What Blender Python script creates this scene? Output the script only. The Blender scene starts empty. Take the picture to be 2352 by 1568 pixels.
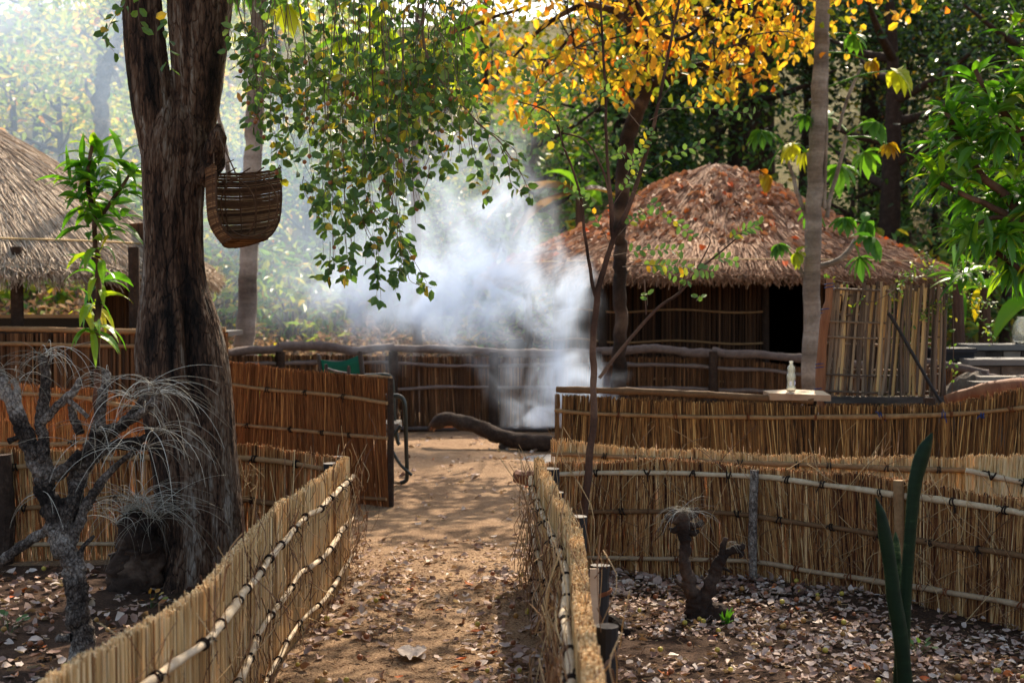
import bpy, math, random
import numpy as np

# ------------------------------------------------------------------ camera, sky, sun, exposure
S = bpy.context.scene
COL = S.collection
F = 1024 * 50 / 36.0            # focal length in pixels of a 1024 wide frame
CAMZ = 1.6
TH = math.atan(41 / F)          # slight downward pitch
cam_data = bpy.data.cameras.new("camera")
cam = bpy.data.objects.new("camera", cam_data)
COL.objects.link(cam)
cam.location = (0, 0, CAMZ)
cam.rotation_euler = (math.pi / 2 - TH, 0, 0)
cam_data.lens = 50
cam_data.sensor_width = 36
cam_data.clip_start = 0.05
cam_data.clip_end = 1500
cam_data.dof.use_dof = True
cam_data.dof.focus_distance = 7.2
cam_data.dof.aperture_fstop = 3.6
S.camera = cam

SUN_EL, SUN_AZ = 44.0, 16.0     # elevation; degrees to the right of the view direction, behind the scene
world = bpy.data.worlds.new("World")
S.world = world
world.use_nodes = True
wn = world.node_tree
bg = wn.nodes["Background"]
sky = wn.nodes.new("ShaderNodeTexSky")
sky.sky_type = 'NISHITA'
sky.sun_disc = False
sky.sun_elevation = math.radians(SUN_EL)
sky.sun_rotation = math.radians(SUN_AZ)
sky.air_density = 1.0
sky.dust_density = 2.5
wb = wn.nodes.new("ShaderNodeMix")          # the camera's warm white balance, applied to the skylight
wb.data_type = 'RGBA'
wb.blend_type = 'MULTIPLY'
wb.inputs[0].default_value = 1.0
wb.inputs[7].default_value = (1.07, 1.0, 0.92, 1)
wn.links.new(sky.outputs[0], wb.inputs[6])
wn.links.new(wb.outputs[2], bg.inputs[0])
bg.inputs[1].default_value = 0.15
sun_d = bpy.data.lights.new("sun", 'SUN')
sun_d.energy = 5.0
sun_d.angle = math.radians(0.5)
sun_d.color = (1.0, 0.87, 0.68)
sun = bpy.data.objects.new("sun", sun_d)
COL.objects.link(sun)
el, az = math.radians(SUN_EL), math.radians(SUN_AZ)
from mathutils import Vector, Matrix
sdir = Vector((math.sin(az) * math.cos(el), math.cos(az) * math.cos(el), math.sin(el)))
sun.rotation_euler = (-sdir).to_track_quat('-Z', 'Y').to_euler()
sun.location = sdir * 60
S.view_settings.view_transform = 'Standard'
S.view_settings.look = 'None'
S.view_settings.gamma = 1
S.view_settings.exposure = 1.0
cy = S.cycles
cy.max_bounces = 6
cy.diffuse_bounces = 3
cy.glossy_bounces = 2
cy.transmission_bounces = 6
cy.transparent_max_bounces = 8
cy.volume_bounces = 2
cy.volume_step_rate = 1.0
cy.volume_max_steps = 256
cy.use_denoising = True
cy.caustics_reflective = False
cy.caustics_refractive = False
cy.sample_clamp_indirect = 6

# ------------------------------------------------------------------ helpers
rng = np.random.default_rng(11)
K = 2352 / 1024.0               # the layout was measured on a 2352 px wide view


def W(px, py, Y):
    """world point seen at a pixel of the 2352 wide view, at distance Y"""
    dx = (px / K - 512) / F
    dy = (341 - py / K) / F
    d = np.array([dx, math.cos(TH) + dy * math.sin(TH), -math.sin(TH) + dy * math.cos(TH)])
    t = Y / d[1]
    return np.array([d[0] * t, Y, CAMZ + d[2] * t])


def mpp(Y):
    return Y / F / K


def lin(r, g, b):
    f = lambda c: (c / 255 / 12.92) if c / 255 <= 0.04045 else ((c / 255 + 0.055) / 1.055) ** 2.4
    return (f(r), f(g), f(b), 1.0)


def _hash(ix, iy, iz, seed):
    h = (ix.astype(np.int64) * 374761393 + iy.astype(np.int64) * 668265263 + iz.astype(np.int64) * 2147483647 + seed * 1274126177) & 0x7fffffff
    h = ((h ^ (h >> 13)) * 1274126177) & 0x7fffffff
    return ((h ^ (h >> 16)) & 0xffff) / 65535.0


def vnoise(p, seed=0):
    p = np.asarray(p, float)
    i = np.floor(p).astype(np.int64)
    f = p - i
    f = f * f * (3 - 2 * f)
    r = 0
    for a in (0, 1):
        for b in (0, 1):
            for c in (0, 1):
                w = (f[:, 0] if a else 1 - f[:, 0]) * (f[:, 1] if b else 1 - f[:, 1]) * (f[:, 2] if c else 1 - f[:, 2])
                r = r + w * _hash(i[:, 0] + a, i[:, 1] + b, i[:, 2] + c, seed)
    return r


def fbm(p, oct=4, seed=0):
    p = np.asarray(p, float)
    s, a, t = 0, 0.5, 0
    for o in range(oct):
        s = s + a * vnoise(p * (2 ** o), seed + o * 17)
        t += a
        a *= 0.5
    return s / t


def unit(a):
    a = np.asarray(a, float)
    return a / np.maximum(np.linalg.norm(a, axis=-1, keepdims=True), 1e-9)


class MB:
    """collects vertices and faces, links them as ONE mesh object"""

    def __init__(self):
        self.V, self.A, self.F, self.Mi, self.n = [], [], [], [], 0

    def add(self, verts, faces, v=0.5, mi=0):
        verts = np.asarray(verts, float).reshape(-1, 3)
        faces = np.asarray(faces, np.int64)
        self.V.append(verts)
        self.A.append(np.broadcast_to(np.asarray(v, float), (len(verts),)))
        self.F.append(faces + self.n)
        self.Mi.append(np.full(len(faces), mi))
        self.n += len(verts)

    def build(self, name, mats, parent=None, smooth=False):
        me = bpy.data.meshes.new(name)
        V = np.concatenate(self.V)
        if parent is not None:
            p, base = parent, np.zeros(3)
            while p is not None:
                base += np.array(p.location)
                p = p.parent
            V = V - base
        A = np.concatenate(self.A)
        me.vertices.add(len(V))
        me.vertices.foreach_set("co", V.astype(np.float32).ravel())
        idx = np.concatenate([f.ravel() for f in self.F])
        tot = np.concatenate([np.full(len(f), f.shape[1]) for f in self.F])
        start = np.concatenate([[0], np.cumsum(tot)[:-1]])
        me.loops.add(len(idx))
        me.loops.foreach_set("vertex_index", idx.astype(np.int32))
        me.polygons.add(len(tot))
        me.polygons.foreach_set("loop_start", start.astype(np.int32))
        me.polygons.foreach_set("material_index", np.concatenate(self.Mi).astype(np.int32))
        me.polygons.foreach_set("use_smooth", np.full(len(tot), smooth))
        me.update(calc_edges=True)
        at = me.attributes.new("v", 'FLOAT', 'POINT')
        at.data.foreach_set("value", A.astype(np.float32))
        for m in (mats if isinstance(mats, (list, tuple)) else [mats]):
            me.materials.append(m)
        o = bpy.data.objects.new(name, me)
        COL.objects.link(o)
        o.parent = parent
        return o


def tag(o, label, cat, group=None, kind=None):
    if label: o["label"] = label
    if cat: o["category"] = cat
    if group: o["group"] = group
    if kind: o["kind"] = kind
    return o


def thing(name, label, cat, loc=(0, 0, 0), group=None):
    o = bpy.data.objects.new(name, None)
    o.empty_display_size = 0.1
    COL.objects.link(o)
    o.location = tuple(float(c) for c in loc)
    return tag(o, label, cat, group)


def struct(o):
    o["kind"] = "structure"
    return o


def kids(o):
    return [c for c in bpy.data.objects if c.parent == o]


def copy_tree(o, loc, rz=0.0, sc=1.0, label=None):
    c = o.copy()
    COL.objects.link(c)
    c.location = tuple(float(q) for q in loc)
    c.rotation_euler = (0, 0, rz)
    c.scale = (sc, sc, sc)
    if label: c["label"] = label
    for ch in kids(o):
        d = ch.copy()
        COL.objects.link(d)
        d.parent = c
    return c


def spline(pts, n):
    """Catmull-Rom through points (any dimension), n samples"""
    P = np.asarray(pts, float)
    if len(P) < 3:
        t = np.linspace(0, 1, n)[:, None]
        return P[0] * (1 - t) + P[-1] * t
    Q = np.vstack([2 * P[0] - P[1], P, 2 * P[-1] - P[-2]])
    u = np.linspace(0, len(P) - 1 - 1e-6, n)
    i = u.astype(int)
    t = (u - i)[:, None]
    a, b, c, d = Q[i], Q[i + 1], Q[i + 2], Q[i + 3]
    return 0.5 * (2 * b + (c - a) * t + (2 * a - 5 * b + 4 * c - d) * t ** 2 + (3 * b - a - 3 * c + d) * t ** 3)


def tube(mb, pts, rad, seg=7, v=0.5, mi=0, bump=0.0, bs=20.0, cap_v=None, seed=0, squash=1.0):
    P = np.asarray(pts, float)
    n = len(P)
    R = np.broadcast_to(np.asarray(rad, float), (n,))
    T = unit(np.gradient(P, axis=0))
    up = np.array([0.13, 0.31, 0.94]) if abs(T[0][2]) < 0.9 else np.array([0.9, 0.3, 0.1])
    N = np.zeros((n, 3))
    a = up - T[0] * np.dot(up, T[0])
    N[0] = a / np.linalg.norm(a)
    for i in range(1, n):
        a = N[i - 1] - T[i] * np.dot(N[i - 1], T[i])
        N[i] = a / max(np.linalg.norm(a), 1e-9)
    B = np.cross(T, N)
    th = np.linspace(0, 2 * np.pi, seg, endpoint=False)
    V = P[:, None, :] + R[:, None, None] * (np.cos(th)[None, :, None] * N[:, None, :] + squash * np.sin(th)[None, :, None] * B[:, None, :])
    V = V.reshape(-1, 3)
    if bump:
        d = (fbm(V * bs, 3, seed) - 0.5) * 2
        V = V + unit(V - np.repeat(P, seg, 0)) * (d * bump * np.repeat(R, seg))[:, None]
    i = np.arange(n - 1)[:, None] * seg
    j = np.arange(seg)[None, :]
    k = (j + 1) % seg
    f = np.stack([i + j, i + k, i + seg + k, i + seg + j], -1).reshape(-1, 4)
    mb.add(V, f, v, mi)
    for r0, rev in ((0, True), (n - 1, False)):
        ring = V[r0 * seg:(r0 + 1) * seg]
        ids = np.arange(seg)[::-1] if rev else np.arange(seg)
        mb.add(ring, ids[None, :], v if cap_v is None else cap_v, mi)


def box(mb, lo, hi, v=0.5, mi=0, rot=None, piv=None):
    x0, y0, z0 = lo
    x1, y1, z1 = hi
    V = np.array([[x0, y0, z0], [x1, y0, z0], [x1, y1, z0], [x0, y1, z0], [x0, y0, z1], [x1, y0, z1], [x1, y1, z1], [x0, y1, z1]], float)
    if rot is not None:
        p = np.array(piv if piv is not None else V.mean(0))
        c, s = math.cos(rot), math.sin(rot)
        R = np.array([[c, -s, 0], [s, c, 0], [0, 0, 1]])
        V = (V - p) @ R.T + p
    mb.add(V, [[0, 3, 2, 1], [4, 5, 6, 7], [0, 1, 5, 4], [1, 2, 6, 5], [2, 3, 7, 6], [3, 0, 4, 7]], v, mi)


def sticks(mb, a, b, r, v, mi=0, cap_v=None, taper=1.0):
    """many four-sided stalks from a to b (Nx3), vectorised"""
    a = np.asarray(a, float)
    b = np.asarray(b, float)
    n = len(a)
    r = np.broadcast_to(np.asarray(r, float), (n,))
    v = np.broadcast_to(np.asarray(v, float), (n,))
    T = unit(b - a)
    ref = np.where(np.abs(T[:, 2:3]) > 0.8, np.array([[1.0, 0, 0]]), np.array([[0, 0, 1.0]]))
    N = unit(np.cross(T, ref))
    B = np.cross(T, N)
    ph = rng.uniform(0, 6.28, n)
    V = np.zeros((n, 8, 3))
    for k in range(4):
        t = ph + k * np.pi / 2
        o = (np.cos(t) * r)[:, None] * N + (np.sin(t) * r)[:, None] * B
        V[:, k] = a + o
        V[:, 4 + k] = b + o * taper
    base = (np.arange(n) * 8)[:, None, None]
    q = np.array([[k, (k + 1) % 4, 4 + (k + 1) % 4, 4 + k] for k in range(4)])
    mb.add(V.reshape(-1, 3), (base + q[None]).reshape(-1, 4), np.repeat(v, 8), mi)
    if cap_v is not None:
        mb.add(V[:, 4:].reshape(-1, 3), (np.arange(n) * 4)[:, None] + np.arange(4)[None], np.repeat(np.broadcast_to(cap_v, (n,)), 4), mi)


def leaves(mb, c, axis, nrm, L, Wd, v, mi=0, fold=0.25, curl=0.0, shape='oval'):
    """many six-point leaves; c = stalk end, axis = towards the tip"""
    c = np.asarray(c, float)
    n = len(c)
    a = unit(axis)
    s = unit(np.cross(a, nrm))
    nn = np.cross(s, a)
    L = np.broadcast_to(np.asarray(L, float), (n,))[:, None]
    Wd = np.broadcast_to(np.asarray(Wd, float), (n,))[:, None]
    curl = np.broadcast_to(np.asarray(curl, float), (n,))[:, None]
    t1, t2, w1, w2 = (0.28, 0.72, 0.46, 0.46) if shape == 'oval' else ((0.3, 0.62, 0.5, 0.42) if shape == 'lance' else (0.25, 0.6, 0.5, 0.38))
    V = np.zeros((n, 6, 3))
    h = fold * Wd
    V[:, 0] = c
    V[:, 1] = c + a * L * t1 + s * Wd * w1 + nn * h - nn * curl * L * t1 ** 2
    V[:, 2] = c + a * L * t2 + s * Wd * w2 + nn * h - nn * curl * L * t2 ** 2
    V[:, 3] = c + a * L - nn * curl * L
    V[:, 4] = c + a * L * t2 - s * Wd * w2 + nn * h - nn * curl * L * t2 ** 2
    V[:, 5] = c + a * L * t1 - s * Wd * w1 + nn * h - nn * curl * L * t1 ** 2
    base = (np.arange(n) * 6)[:, None, None]
    q = np.array([[0, 1, 2, 3], [0, 3, 4, 5]])
    mb.add(V.reshape(-1, 3), (base + q[None]).reshape(-1, 4), np.repeat(np.broadcast_to(v, (n,)), 6), mi)


def long_leaf(mb, c, d0, length, width, v, droop=0.6, seg=6, mi=0, roll=None):
    """one long leaf with a midrib fold, bending towards the ground"""
    d = unit(np.asarray(d0, float))
    p = np.asarray(c, float).copy()
    rows = []
    side = np.cross(d, [0, 0, 1.0])
    if np.linalg.norm(side) < 0.1: side = np.array([1.0, 0, 0])
    side = unit(side + (rng.normal(0, 0.35, 3) if roll is None else roll))
    st = length / seg
    for i in range(seg + 1):
        t = i / seg
        w = width * 0.5 * max(0.06, math.sin(math.pi * min(1, (t * 0.93 + 0.06)) ** 0.85)) if i < seg else 0.002
        up = np.cross(side, d)
        rows += [p + side * w + up * w * 0.35, p, p - side * w + up * w * 0.35]
        d = unit(d + np.array([0, 0, -droop / seg]))
        p = p + d * st
    f = []
    for i in range(seg):
        b = i * 3
        f += [[b, b + 1, b + 4, b + 3], [b + 1, b + 2, b + 5, b + 4]]
    mb.add(rows, f, v, mi)


def lathe(mb, prof, c, seg=20, v=0.5, mi=0):
    pr = np.asarray(prof, float)
    th = np.linspace(0, 2 * np.pi, seg, endpoint=False)
    V = np.stack([np.outer(pr[:, 0], np.cos(th)) + c[0], np.outer(pr[:, 0], np.sin(th)) + c[1], np.repeat(pr[:, 1:2], seg, 1) + c[2]], -1).reshape(-1, 3)
    i = np.arange(len(pr) - 1)[:, None] * seg
    j = np.arange(seg)[None]
    k = (j + 1) % seg
    mb.add(V, np.stack([i + j, i + k, i + seg + k, i + seg + j], -1).reshape(-1, 4), v, mi)


# ------------------------------------------------------------------ materials
def M(name, ramp, rough=0.85, noise=None, bump=None, transl=0.0, spec=0.2, tgain=(1.2, 1.15, 0.6), metal=0.0, crack=None):
    m = bpy.data.materials.new(name)
    m.use_nodes = True
    nt = m.node_tree
    N, L = nt.nodes, nt.links
    pb = N["Principled BSDF"]
    out = N["Material Output"]
    pb.inputs["Roughness"].default_value = rough
    pb.inputs["Specular IOR Level"].default_value = spec
    pb.inputs["Metallic"].default_value = metal
    at = N.new("ShaderNodeAttribute")
    at.attribute_name = "v"
    fac = at.outputs["Fac"]
    tc = N.new("ShaderNodeTexCoord")

    def nz(scale, stretch, detail=6):
        mp = N.new("ShaderNodeMapping")
        mp.inputs["Scale"].default_value = stretch
        L.new(tc.outputs["Object"], mp.inputs[0])
        t = N.new("ShaderNodeTexNoise")
        t.inputs["Scale"].default_value = scale
        t.inputs["Detail"].default_value = detail
        t.inputs["Roughness"].default_value = 0.62
        L.new(mp.outputs[0], t.inputs["Vector"])
        return t.outputs["Fac"]
    if noise:
        for (sc, amt, st) in noise:
            a = N.new("ShaderNodeMath"); a.operation = 'SUBTRACT'; a.inputs[1].default_value = 0.5
            L.new(nz(sc, st), a.inputs[0])
            b = N.new("ShaderNodeMath"); b.operation = 'MULTIPLY_ADD'; b.inputs[1].default_value = amt
            L.new(a.outputs[0], b.inputs[0]); L.new(fac, b.inputs[2])
            fac = b.outputs[0]
    crk = None
    if crack:
        csc, cst, cw, camt, cdist = crack
        mp = N.new("ShaderNodeMapping"); mp.inputs["Scale"].default_value = cst
        L.new(tc.outputs["Object"], mp.inputs[0])
        dn = N.new("ShaderNodeTexNoise"); dn.inputs["Scale"].default_value = csc * .45; dn.inputs["Detail"].default_value = 4
        L.new(mp.outputs[0], dn.inputs["Vector"])
        va = N.new("ShaderNodeVectorMath"); va.operation = 'MULTIPLY_ADD'
        va.inputs[1].default_value = (2.2 / csc,) * 3
        L.new(dn.outputs["Color"], va.inputs[0]); L.new(mp.outputs[0], va.inputs[2])
        vo = N.new("ShaderNodeTexVoronoi"); vo.feature = 'DISTANCE_TO_EDGE'; vo.inputs["Scale"].default_value = csc
        L.new(va.outputs[0], vo.inputs["Vector"])
        mr = N.new("ShaderNodeMapRange"); mr.inputs["From Max"].default_value = cw; mr.interpolation_type = 'SMOOTHSTEP'
        L.new(vo.outputs["Distance"], mr.inputs["Value"])
        crk = mr.outputs[0]
        a = N.new("ShaderNodeMath"); a.operation = 'MULTIPLY_ADD'; a.inputs[1].default_value = camt
        L.new(crk, a.inputs[0])
        b = N.new("ShaderNodeMath"); b.operation = 'SUBTRACT'; b.inputs[1].default_value = camt
        L.new(fac, b.inputs[0]); L.new(b.outputs[0], a.inputs[2])
        fac = a.outputs[0]
    cr = N.new("ShaderNodeValToRGB")
    el_ = cr.color_ramp.elements
    while len(el_) < len(ramp): el_.new(0.5)
    for e, (p, c) in zip(el_, ramp):
        e.position = p
        e.color = c
    L.new(fac, cr.inputs[0])
    L.new(cr.outputs[0], pb.inputs["Base Color"])
    if bump:
        prev = None
        if crk is not None:
            bn = N.new("ShaderNodeBump"); bn.inputs["Strength"].default_value = 1.0; bn.inputs["Distance"].default_value = cdist
            L.new(crk, bn.inputs["Height"]); prev = bn.outputs[0]
        for (sc, strength, dist, st) in bump:
            bn = N.new("ShaderNodeBump")
            bn.inputs["Strength"].default_value = strength
            bn.inputs["Distance"].default_value = dist
            L.new(nz(sc, st), bn.inputs["Height"])
            if prev is not None: L.new(prev, bn.inputs["Normal"])
            prev = bn.outputs[0]
        L.new(prev, pb.inputs["Normal"])
    if transl:
        tr = N.new("ShaderNodeBsdfTranslucent")
        mx = N.new("ShaderNodeMix"); mx.data_type = 'RGBA'; mx.blend_type = 'MULTIPLY'
        mx.inputs[0].default_value = 1
        mx.inputs[7].default_value = (*tgain, 1)
        L.new(cr.outputs[0], mx.inputs[6])
        L.new(mx.outputs[2], tr.inputs[0])
        ms = N.new("ShaderNodeMixShader")
        ms.inputs[0].default_value = transl
        L.new(pb.outputs[0], ms.inputs[1]); L.new(tr.outputs[0], ms.inputs[2])
        L.new(ms.outputs[0], out.inputs["Surface"])
    return m


I3 = (1, 1, 1)
m_reed = M("reed", [(0.0, lin(78, 48, 34)), (0.22, lin(146, 104, 66)), (0.55, lin(214, 180, 124)), (0.85, lin(236, 208, 154)), (1.0, lin(252, 236, 192))], 0.75,
           noise=[(3, 0.35, (8, 8, 0.6)), (60, 0.5, (1, 1, 0.2))], transl=0.22, tgain=(1.15, 0.8, 0.4))
m_brownreed = M("brown_reed", [(0.0, lin(62, 34, 26)), (0.28, lin(128, 80, 50)), (0.6, lin(186, 138, 84)), (0.85, lin(226, 190, 130)), (1.0, lin(248, 226, 174))], 0.75,
           noise=[(3, 0.45, (8, 8, 0.6)), (60, 0.5, (1, 1, 0.2))], transl=0.26, tgain=(1.3, 0.7, 0.3))
m_rustreed = M("rust_reed", [(0.0, lin(66, 36, 22)), (0.4, lin(128, 80, 45)), (0.75, lin(168, 112, 66)), (1.0, lin(216, 160, 96))], 0.75,
              noise=[(5, 0.35, (8, 8, 0.5)), (40, 0.25, (1, 1, 0.25))], transl=0.24, tgain=(1.3, 0.75, 0.3))
m_oldreed = M("old_reed", [(0.0, lin(44, 32, 26)), (0.35, lin(104, 72, 44)), (0.7, lin(156, 112, 66)), (1.0, lin(214, 176, 116))], 0.75,
              noise=[(5, 0.5, (8, 8, 0.5)), (40, 0.35, (1, 1, 0.25))], transl=0.18, tgain=(1.3, 0.75, 0.3))
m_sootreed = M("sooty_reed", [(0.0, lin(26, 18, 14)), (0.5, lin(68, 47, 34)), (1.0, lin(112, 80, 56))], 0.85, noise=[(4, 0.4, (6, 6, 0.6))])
m_greyreed = M("weathered_reed", [(0.0, lin(52, 38, 30)), (0.45, lin(100, 70, 48)), (0.8, lin(134, 96, 64)), (1.0, lin(176, 136, 96))], 0.8,
               noise=[(4, 0.4, (6, 6, 0.6))], transl=0.15, tgain=(1.4, 0.7, 0.3))
m_pole = M("pale_pole", [(0.0, lin(96, 76, 58)), (0.4, lin(150, 124, 96)), (0.7, lin(190, 168, 138)), (1.0, lin(214, 200, 180))], 0.75,
           noise=[(14, 0.6, I3), (60, 0.4, I3)], bump=[(50, 0.5, 0.004, I3)])
m_brownpole = M("brown_pole", [(0.0, lin(70, 50, 36)), (0.5, lin(124, 92, 62)), (1.0, lin(176, 142, 102))], 0.8,
                noise=[(14, 0.6, I3), (60, 0.4, I3)], bump=[(50, 0.5, 0.004, I3)])
m_darkpole = M("grey_log", [(0.0, lin(50, 44, 42)), (0.5, lin(92, 80, 76)), (1.0, lin(140, 124, 116))], 0.85,
               noise=[(12, 0.6, I3), (60, 0.4, I3)], bump=[(40, 0.6, 0.006, I3)])
m_charred = M("black_post", [(0.0, lin(20, 18, 18)), (0.6, lin(40, 36, 36)), (1.0, lin(92, 82, 76))], 0.6, noise=[(20, 0.35, (1, 1, 0.2))], bump=[(60, 0.4, 0.004, (1, 1, 0.2))], spec=0.3)
m_tie = M("dark_cord", [(0, lin(24, 20, 18)), (1, lin(60, 44, 34))], 0.8)
m_barktie = M("bark_strip", [(0, lin(70, 36, 20)), (1, lin(140, 84, 50))], 0.8, noise=[(40, 0.6, I3)])
m_straw = M("dry_straw", [(0.0, lin(84, 54, 42)), (0.5, lin(150, 112, 78)), (1.0, lin(206, 178, 130))], 0.8)
m_thatch = M("grey_thatch", [(0.0, lin(98, 82, 72)), (0.4, lin(168, 148, 128)), (1.0, lin(228, 212, 192))], 0.8, noise=[(2.2, 0.3, I3)])
m_thatch2 = M("red_thatch", [(0.0, lin(72, 52, 42)), (0.5, lin(150, 112, 87)), (1.0, lin(204, 168, 136))], 0.8, noise=[(1.5, 0.4, I3)])
BARKST = (1, 1, 0.3)
m_bark = M("bark", [(0.0, lin(20, 14, 11)), (0.3, lin(56, 40, 31)), (0.5, lin(86, 63, 48)), (0.68, lin(106, 88, 74)), (0.85, lin(124, 112, 101)), (1.0, lin(156, 144, 131))], 0.85,
           noise=[(2.4, 1.5, (1, 1, 0.35)), (14, 1.1, (1, 1, .22)), (60, 1.0, (1, 1, .3))], bump=[(30, 0.8, 0.012, BARKST), (90, 0.7, 0.006, BARKST)], crack=(36, (1, 1, .15), .07, .17, .009))
m_greybark = M("grey_bark", [(0.0, lin(32, 26, 23)), (0.35, lin(78, 67, 60)), (0.65, lin(124, 111, 101)), (1.0, lin(180, 168, 156))], 0.9,
               noise=[(7, 1.2, I3), (45, 1.3, I3), (110, .8, I3)], bump=[(35, 1.0, 0.02, I3), (110, 0.8, 0.008, I3)], crack=(60, (1, 1, .6), .12, .22, .006))
m_darkbark = M("dark_bark", [(0.0, lin(22, 16, 13)), (0.5, lin(58, 44, 36)), (1.0, lin(104, 84, 70))], 0.9,
               noise=[(12, 0.8, I3), (60, 0.5, I3)], bump=[(45, 0.9, 0.012, I3)])
m_redbark = M("brown_bark", [(0.0, lin(40, 26, 20)), (0.5, lin(84, 60, 48)), (1.0, lin(126, 98, 80))], 0.85,
              noise=[(12, 0.7, BARKST), (60, 0.5, I3)], bump=[(60, 0.6, 0.006, I3)])
m_palebark = M("pale_bark", [(0.0, lin(80, 70, 63)), (0.5, lin(128, 117, 108)), (1.0, lin(172, 162, 153))], 0.75,
               noise=[(3, 0.9, (1, 1, 5)), (30, 0.7, I3)], bump=[(9, 0.7, 0.02, (.4, .4, 6))])
m_twig = M("twig", [(0, lin(58, 44, 36)), (1, lin(132, 110, 92))], 0.8)
m_blade = M("grey_grass_blade", [(0.0, lin(96, 84, 66)), (0.6, lin(150, 138, 120)), (1.0, lin(206, 198, 182))], 0.6, spec=0.25)
m_leaf = M("green_leaf", [(0.0, lin(62, 90, 52)), (0.55, lin(100, 132, 76)), (0.78, lin(140, 154, 72)), (0.9, lin(196, 162, 60)), (1.0, lin(180, 116, 70))], 0.4, transl=0.38, spec=0.4, tgain=(1.5, 1.6, 0.5))
m_sapleaf = M("sapling_leaf", [(0.0, lin(78, 112, 72)), (0.7, lin(122, 148, 86)), (0.88, lin(196, 180, 60)), (1.0, lin(206, 150, 50))], 0.5, transl=0.35, tgain=(1.4, 1.5, 0.5))
m_yellow = M("yellow_leaf", [(0.0, lin(110, 130, 46)), (0.3, lin(192, 178, 60)), (0.6, lin(232, 190, 78)), (0.8, lin(220, 152, 60)), (1.0, lin(206, 104, 40))], 0.5, transl=0.5, tgain=(1.2, 1.08, 0.45))
m_mango = M("long_green_leaf", [(0.0, lin(44, 84, 36)), (0.6, lin(88, 136, 44)), (0.9, lin(150, 170, 48)), (1.0, lin(206, 186, 60))], 0.35, transl=0.45, spec=0.5, tgain=(1.5, 1.7, 0.4))
m_papaya = M("papaya_leaf", [(0.0, lin(50, 92, 50)), (0.6, lin(96, 140, 60)), (0.85, lin(190, 186, 60)), (1.0, lin(150, 90, 40))], 0.5, transl=0.4, tgain=(1.5, 1.6, 0.4))
m_brightfol = M("bright_foliage", [(0.0, lin(84, 116, 50)), (0.4, lin(140, 160, 64)), (0.7, lin(206, 190, 84)), (0.88, lin(226, 168, 66)), (1.0, lin(196, 120, 60))], 0.5, transl=0.5, spec=0.4, tgain=(1.25, 1.25, 0.6))
m_midfol = M("mid_foliage", [(0.0, lin(52, 84, 44)), (0.6, lin(98, 134, 62)), (0.85, lin(160, 166, 70)), (1.0, lin(200, 160, 60))], 0.45, transl=0.42, spec=0.45, tgain=(1.4, 1.4, 0.5))
m_darkfol = M("dark_foliage", [(0.0, lin(28, 46, 28)), (0.6, lin(50, 76, 40)), (0.9, lin(92, 112, 50)), (1.0, lin(150, 120, 50))], 0.35, transl=0.25, spec=0.5, tgain=(1.5, 1.6, 0.4))
m_dryfol = M("dry_foliage", [(0.0, lin(84, 66, 52)), (0.5, lin(146, 118, 90)), (0.8, lin(190, 164, 128)), (0.9, lin(170, 150, 80)), (1.0, lin(130, 140, 70))], 0.8, transl=0.28, tgain=(1.15, 1.0, 0.8))
m_roofleaf = M("roof_leaf", [(0.0, lin(96, 66, 50)), (0.35, lin(150, 112, 88)), (0.7, lin(200, 164, 132)), (0.88, lin(220, 190, 160)), (0.95, lin(214, 122, 56)), (1.0, lin(206, 96, 40))], 0.7, transl=.15, tgain=(1.2, .8, .5))
m_litter = M("dead_leaf", [(0.0, lin(78, 50, 42)), (0.3, lin(130, 96, 82)), (0.6, lin(172, 144, 130)), (0.9, lin(216, 198, 184)), (0.95, lin(204, 124, 60)), (1.0, lin(190, 90, 50))], 0.7, transl=0.1, noise=[(60, .25, I3)])
m_fruit = M("small_fruit", [(0.0, lin(120, 66, 44)), (0.6, lin(160, 102, 62)), (1.0, lin(176, 156, 66))], 0.5, spec=0.35)
m_sansev = M("snake_plant_leaf", [(0.0, lin(12, 24, 14)), (0.45, lin(24, 42, 24)), (0.62, lin(50, 70, 42)), (0.8, lin(112, 122, 80)), (1.0, lin(190, 150, 96))], 0.5, noise=[(9, 0.9, (0.5, 0.5, 4.0)), (60, .5, (1, 1, 1.5))], spec=0.12)
m_banana = M("banana_leaf", [(0.0, lin(70, 130, 50)), (0.6, lin(130, 176, 66)), (0.85, lin(214, 180, 50)), (0.93, lin(140, 104, 76)), (1.0, lin(122, 92, 70))], 0.4, transl=0.4, tgain=(1.4, 1.4, 0.4), noise=[(3, 0.3, (1, 1, 1))])
m_basket = M("basket_reed", [(0.0, lin(50, 33, 24)), (0.5, lin(108, 76, 52)), (1.0, lin(170, 134, 96))], 0.7, noise=[(30, 0.5, I3)])
m_canvas = M("green_canvas", [(0.0, lin(16, 78, 62)), (1.0, lin(40, 116, 90))], 0.75, noise=[(40, 0.3, I3)], transl=0.3, tgain=(0.9, 1.2, 1.1))
m_metal = M("green_metal", [(0.0, lin(20, 30, 26)), (1.0, lin(44, 54, 48))], 0.3, spec=0.6)
m_darkwood = M("dark_wood", [(0.0, lin(30, 24, 22)), (1.0, lin(78, 62, 52))], 0.5, noise=[(20, 0.5, (1, 1, 0.2))], spec=0.4)
m_redwood = M("red_wood", [(0.0, lin(64, 36, 25)), (0.5, lin(122, 76, 52)), (1.0, lin(182, 134, 98))], 0.7, noise=[(12, 0.7, (1, 1, 0.15))], bump=[(40, 0.4, 0.004, (1, 1, 0.2))])
m_plank = M("grey_plank", [(0.0, lin(60, 56, 54)), (0.5, lin(112, 106, 100)), (1.0, lin(176, 164, 150))], 0.8, noise=[(14, 0.7, (0.3, 1, 1))], bump=[(40, 0.5, 0.004, (0.3, 1, 1))])
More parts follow.
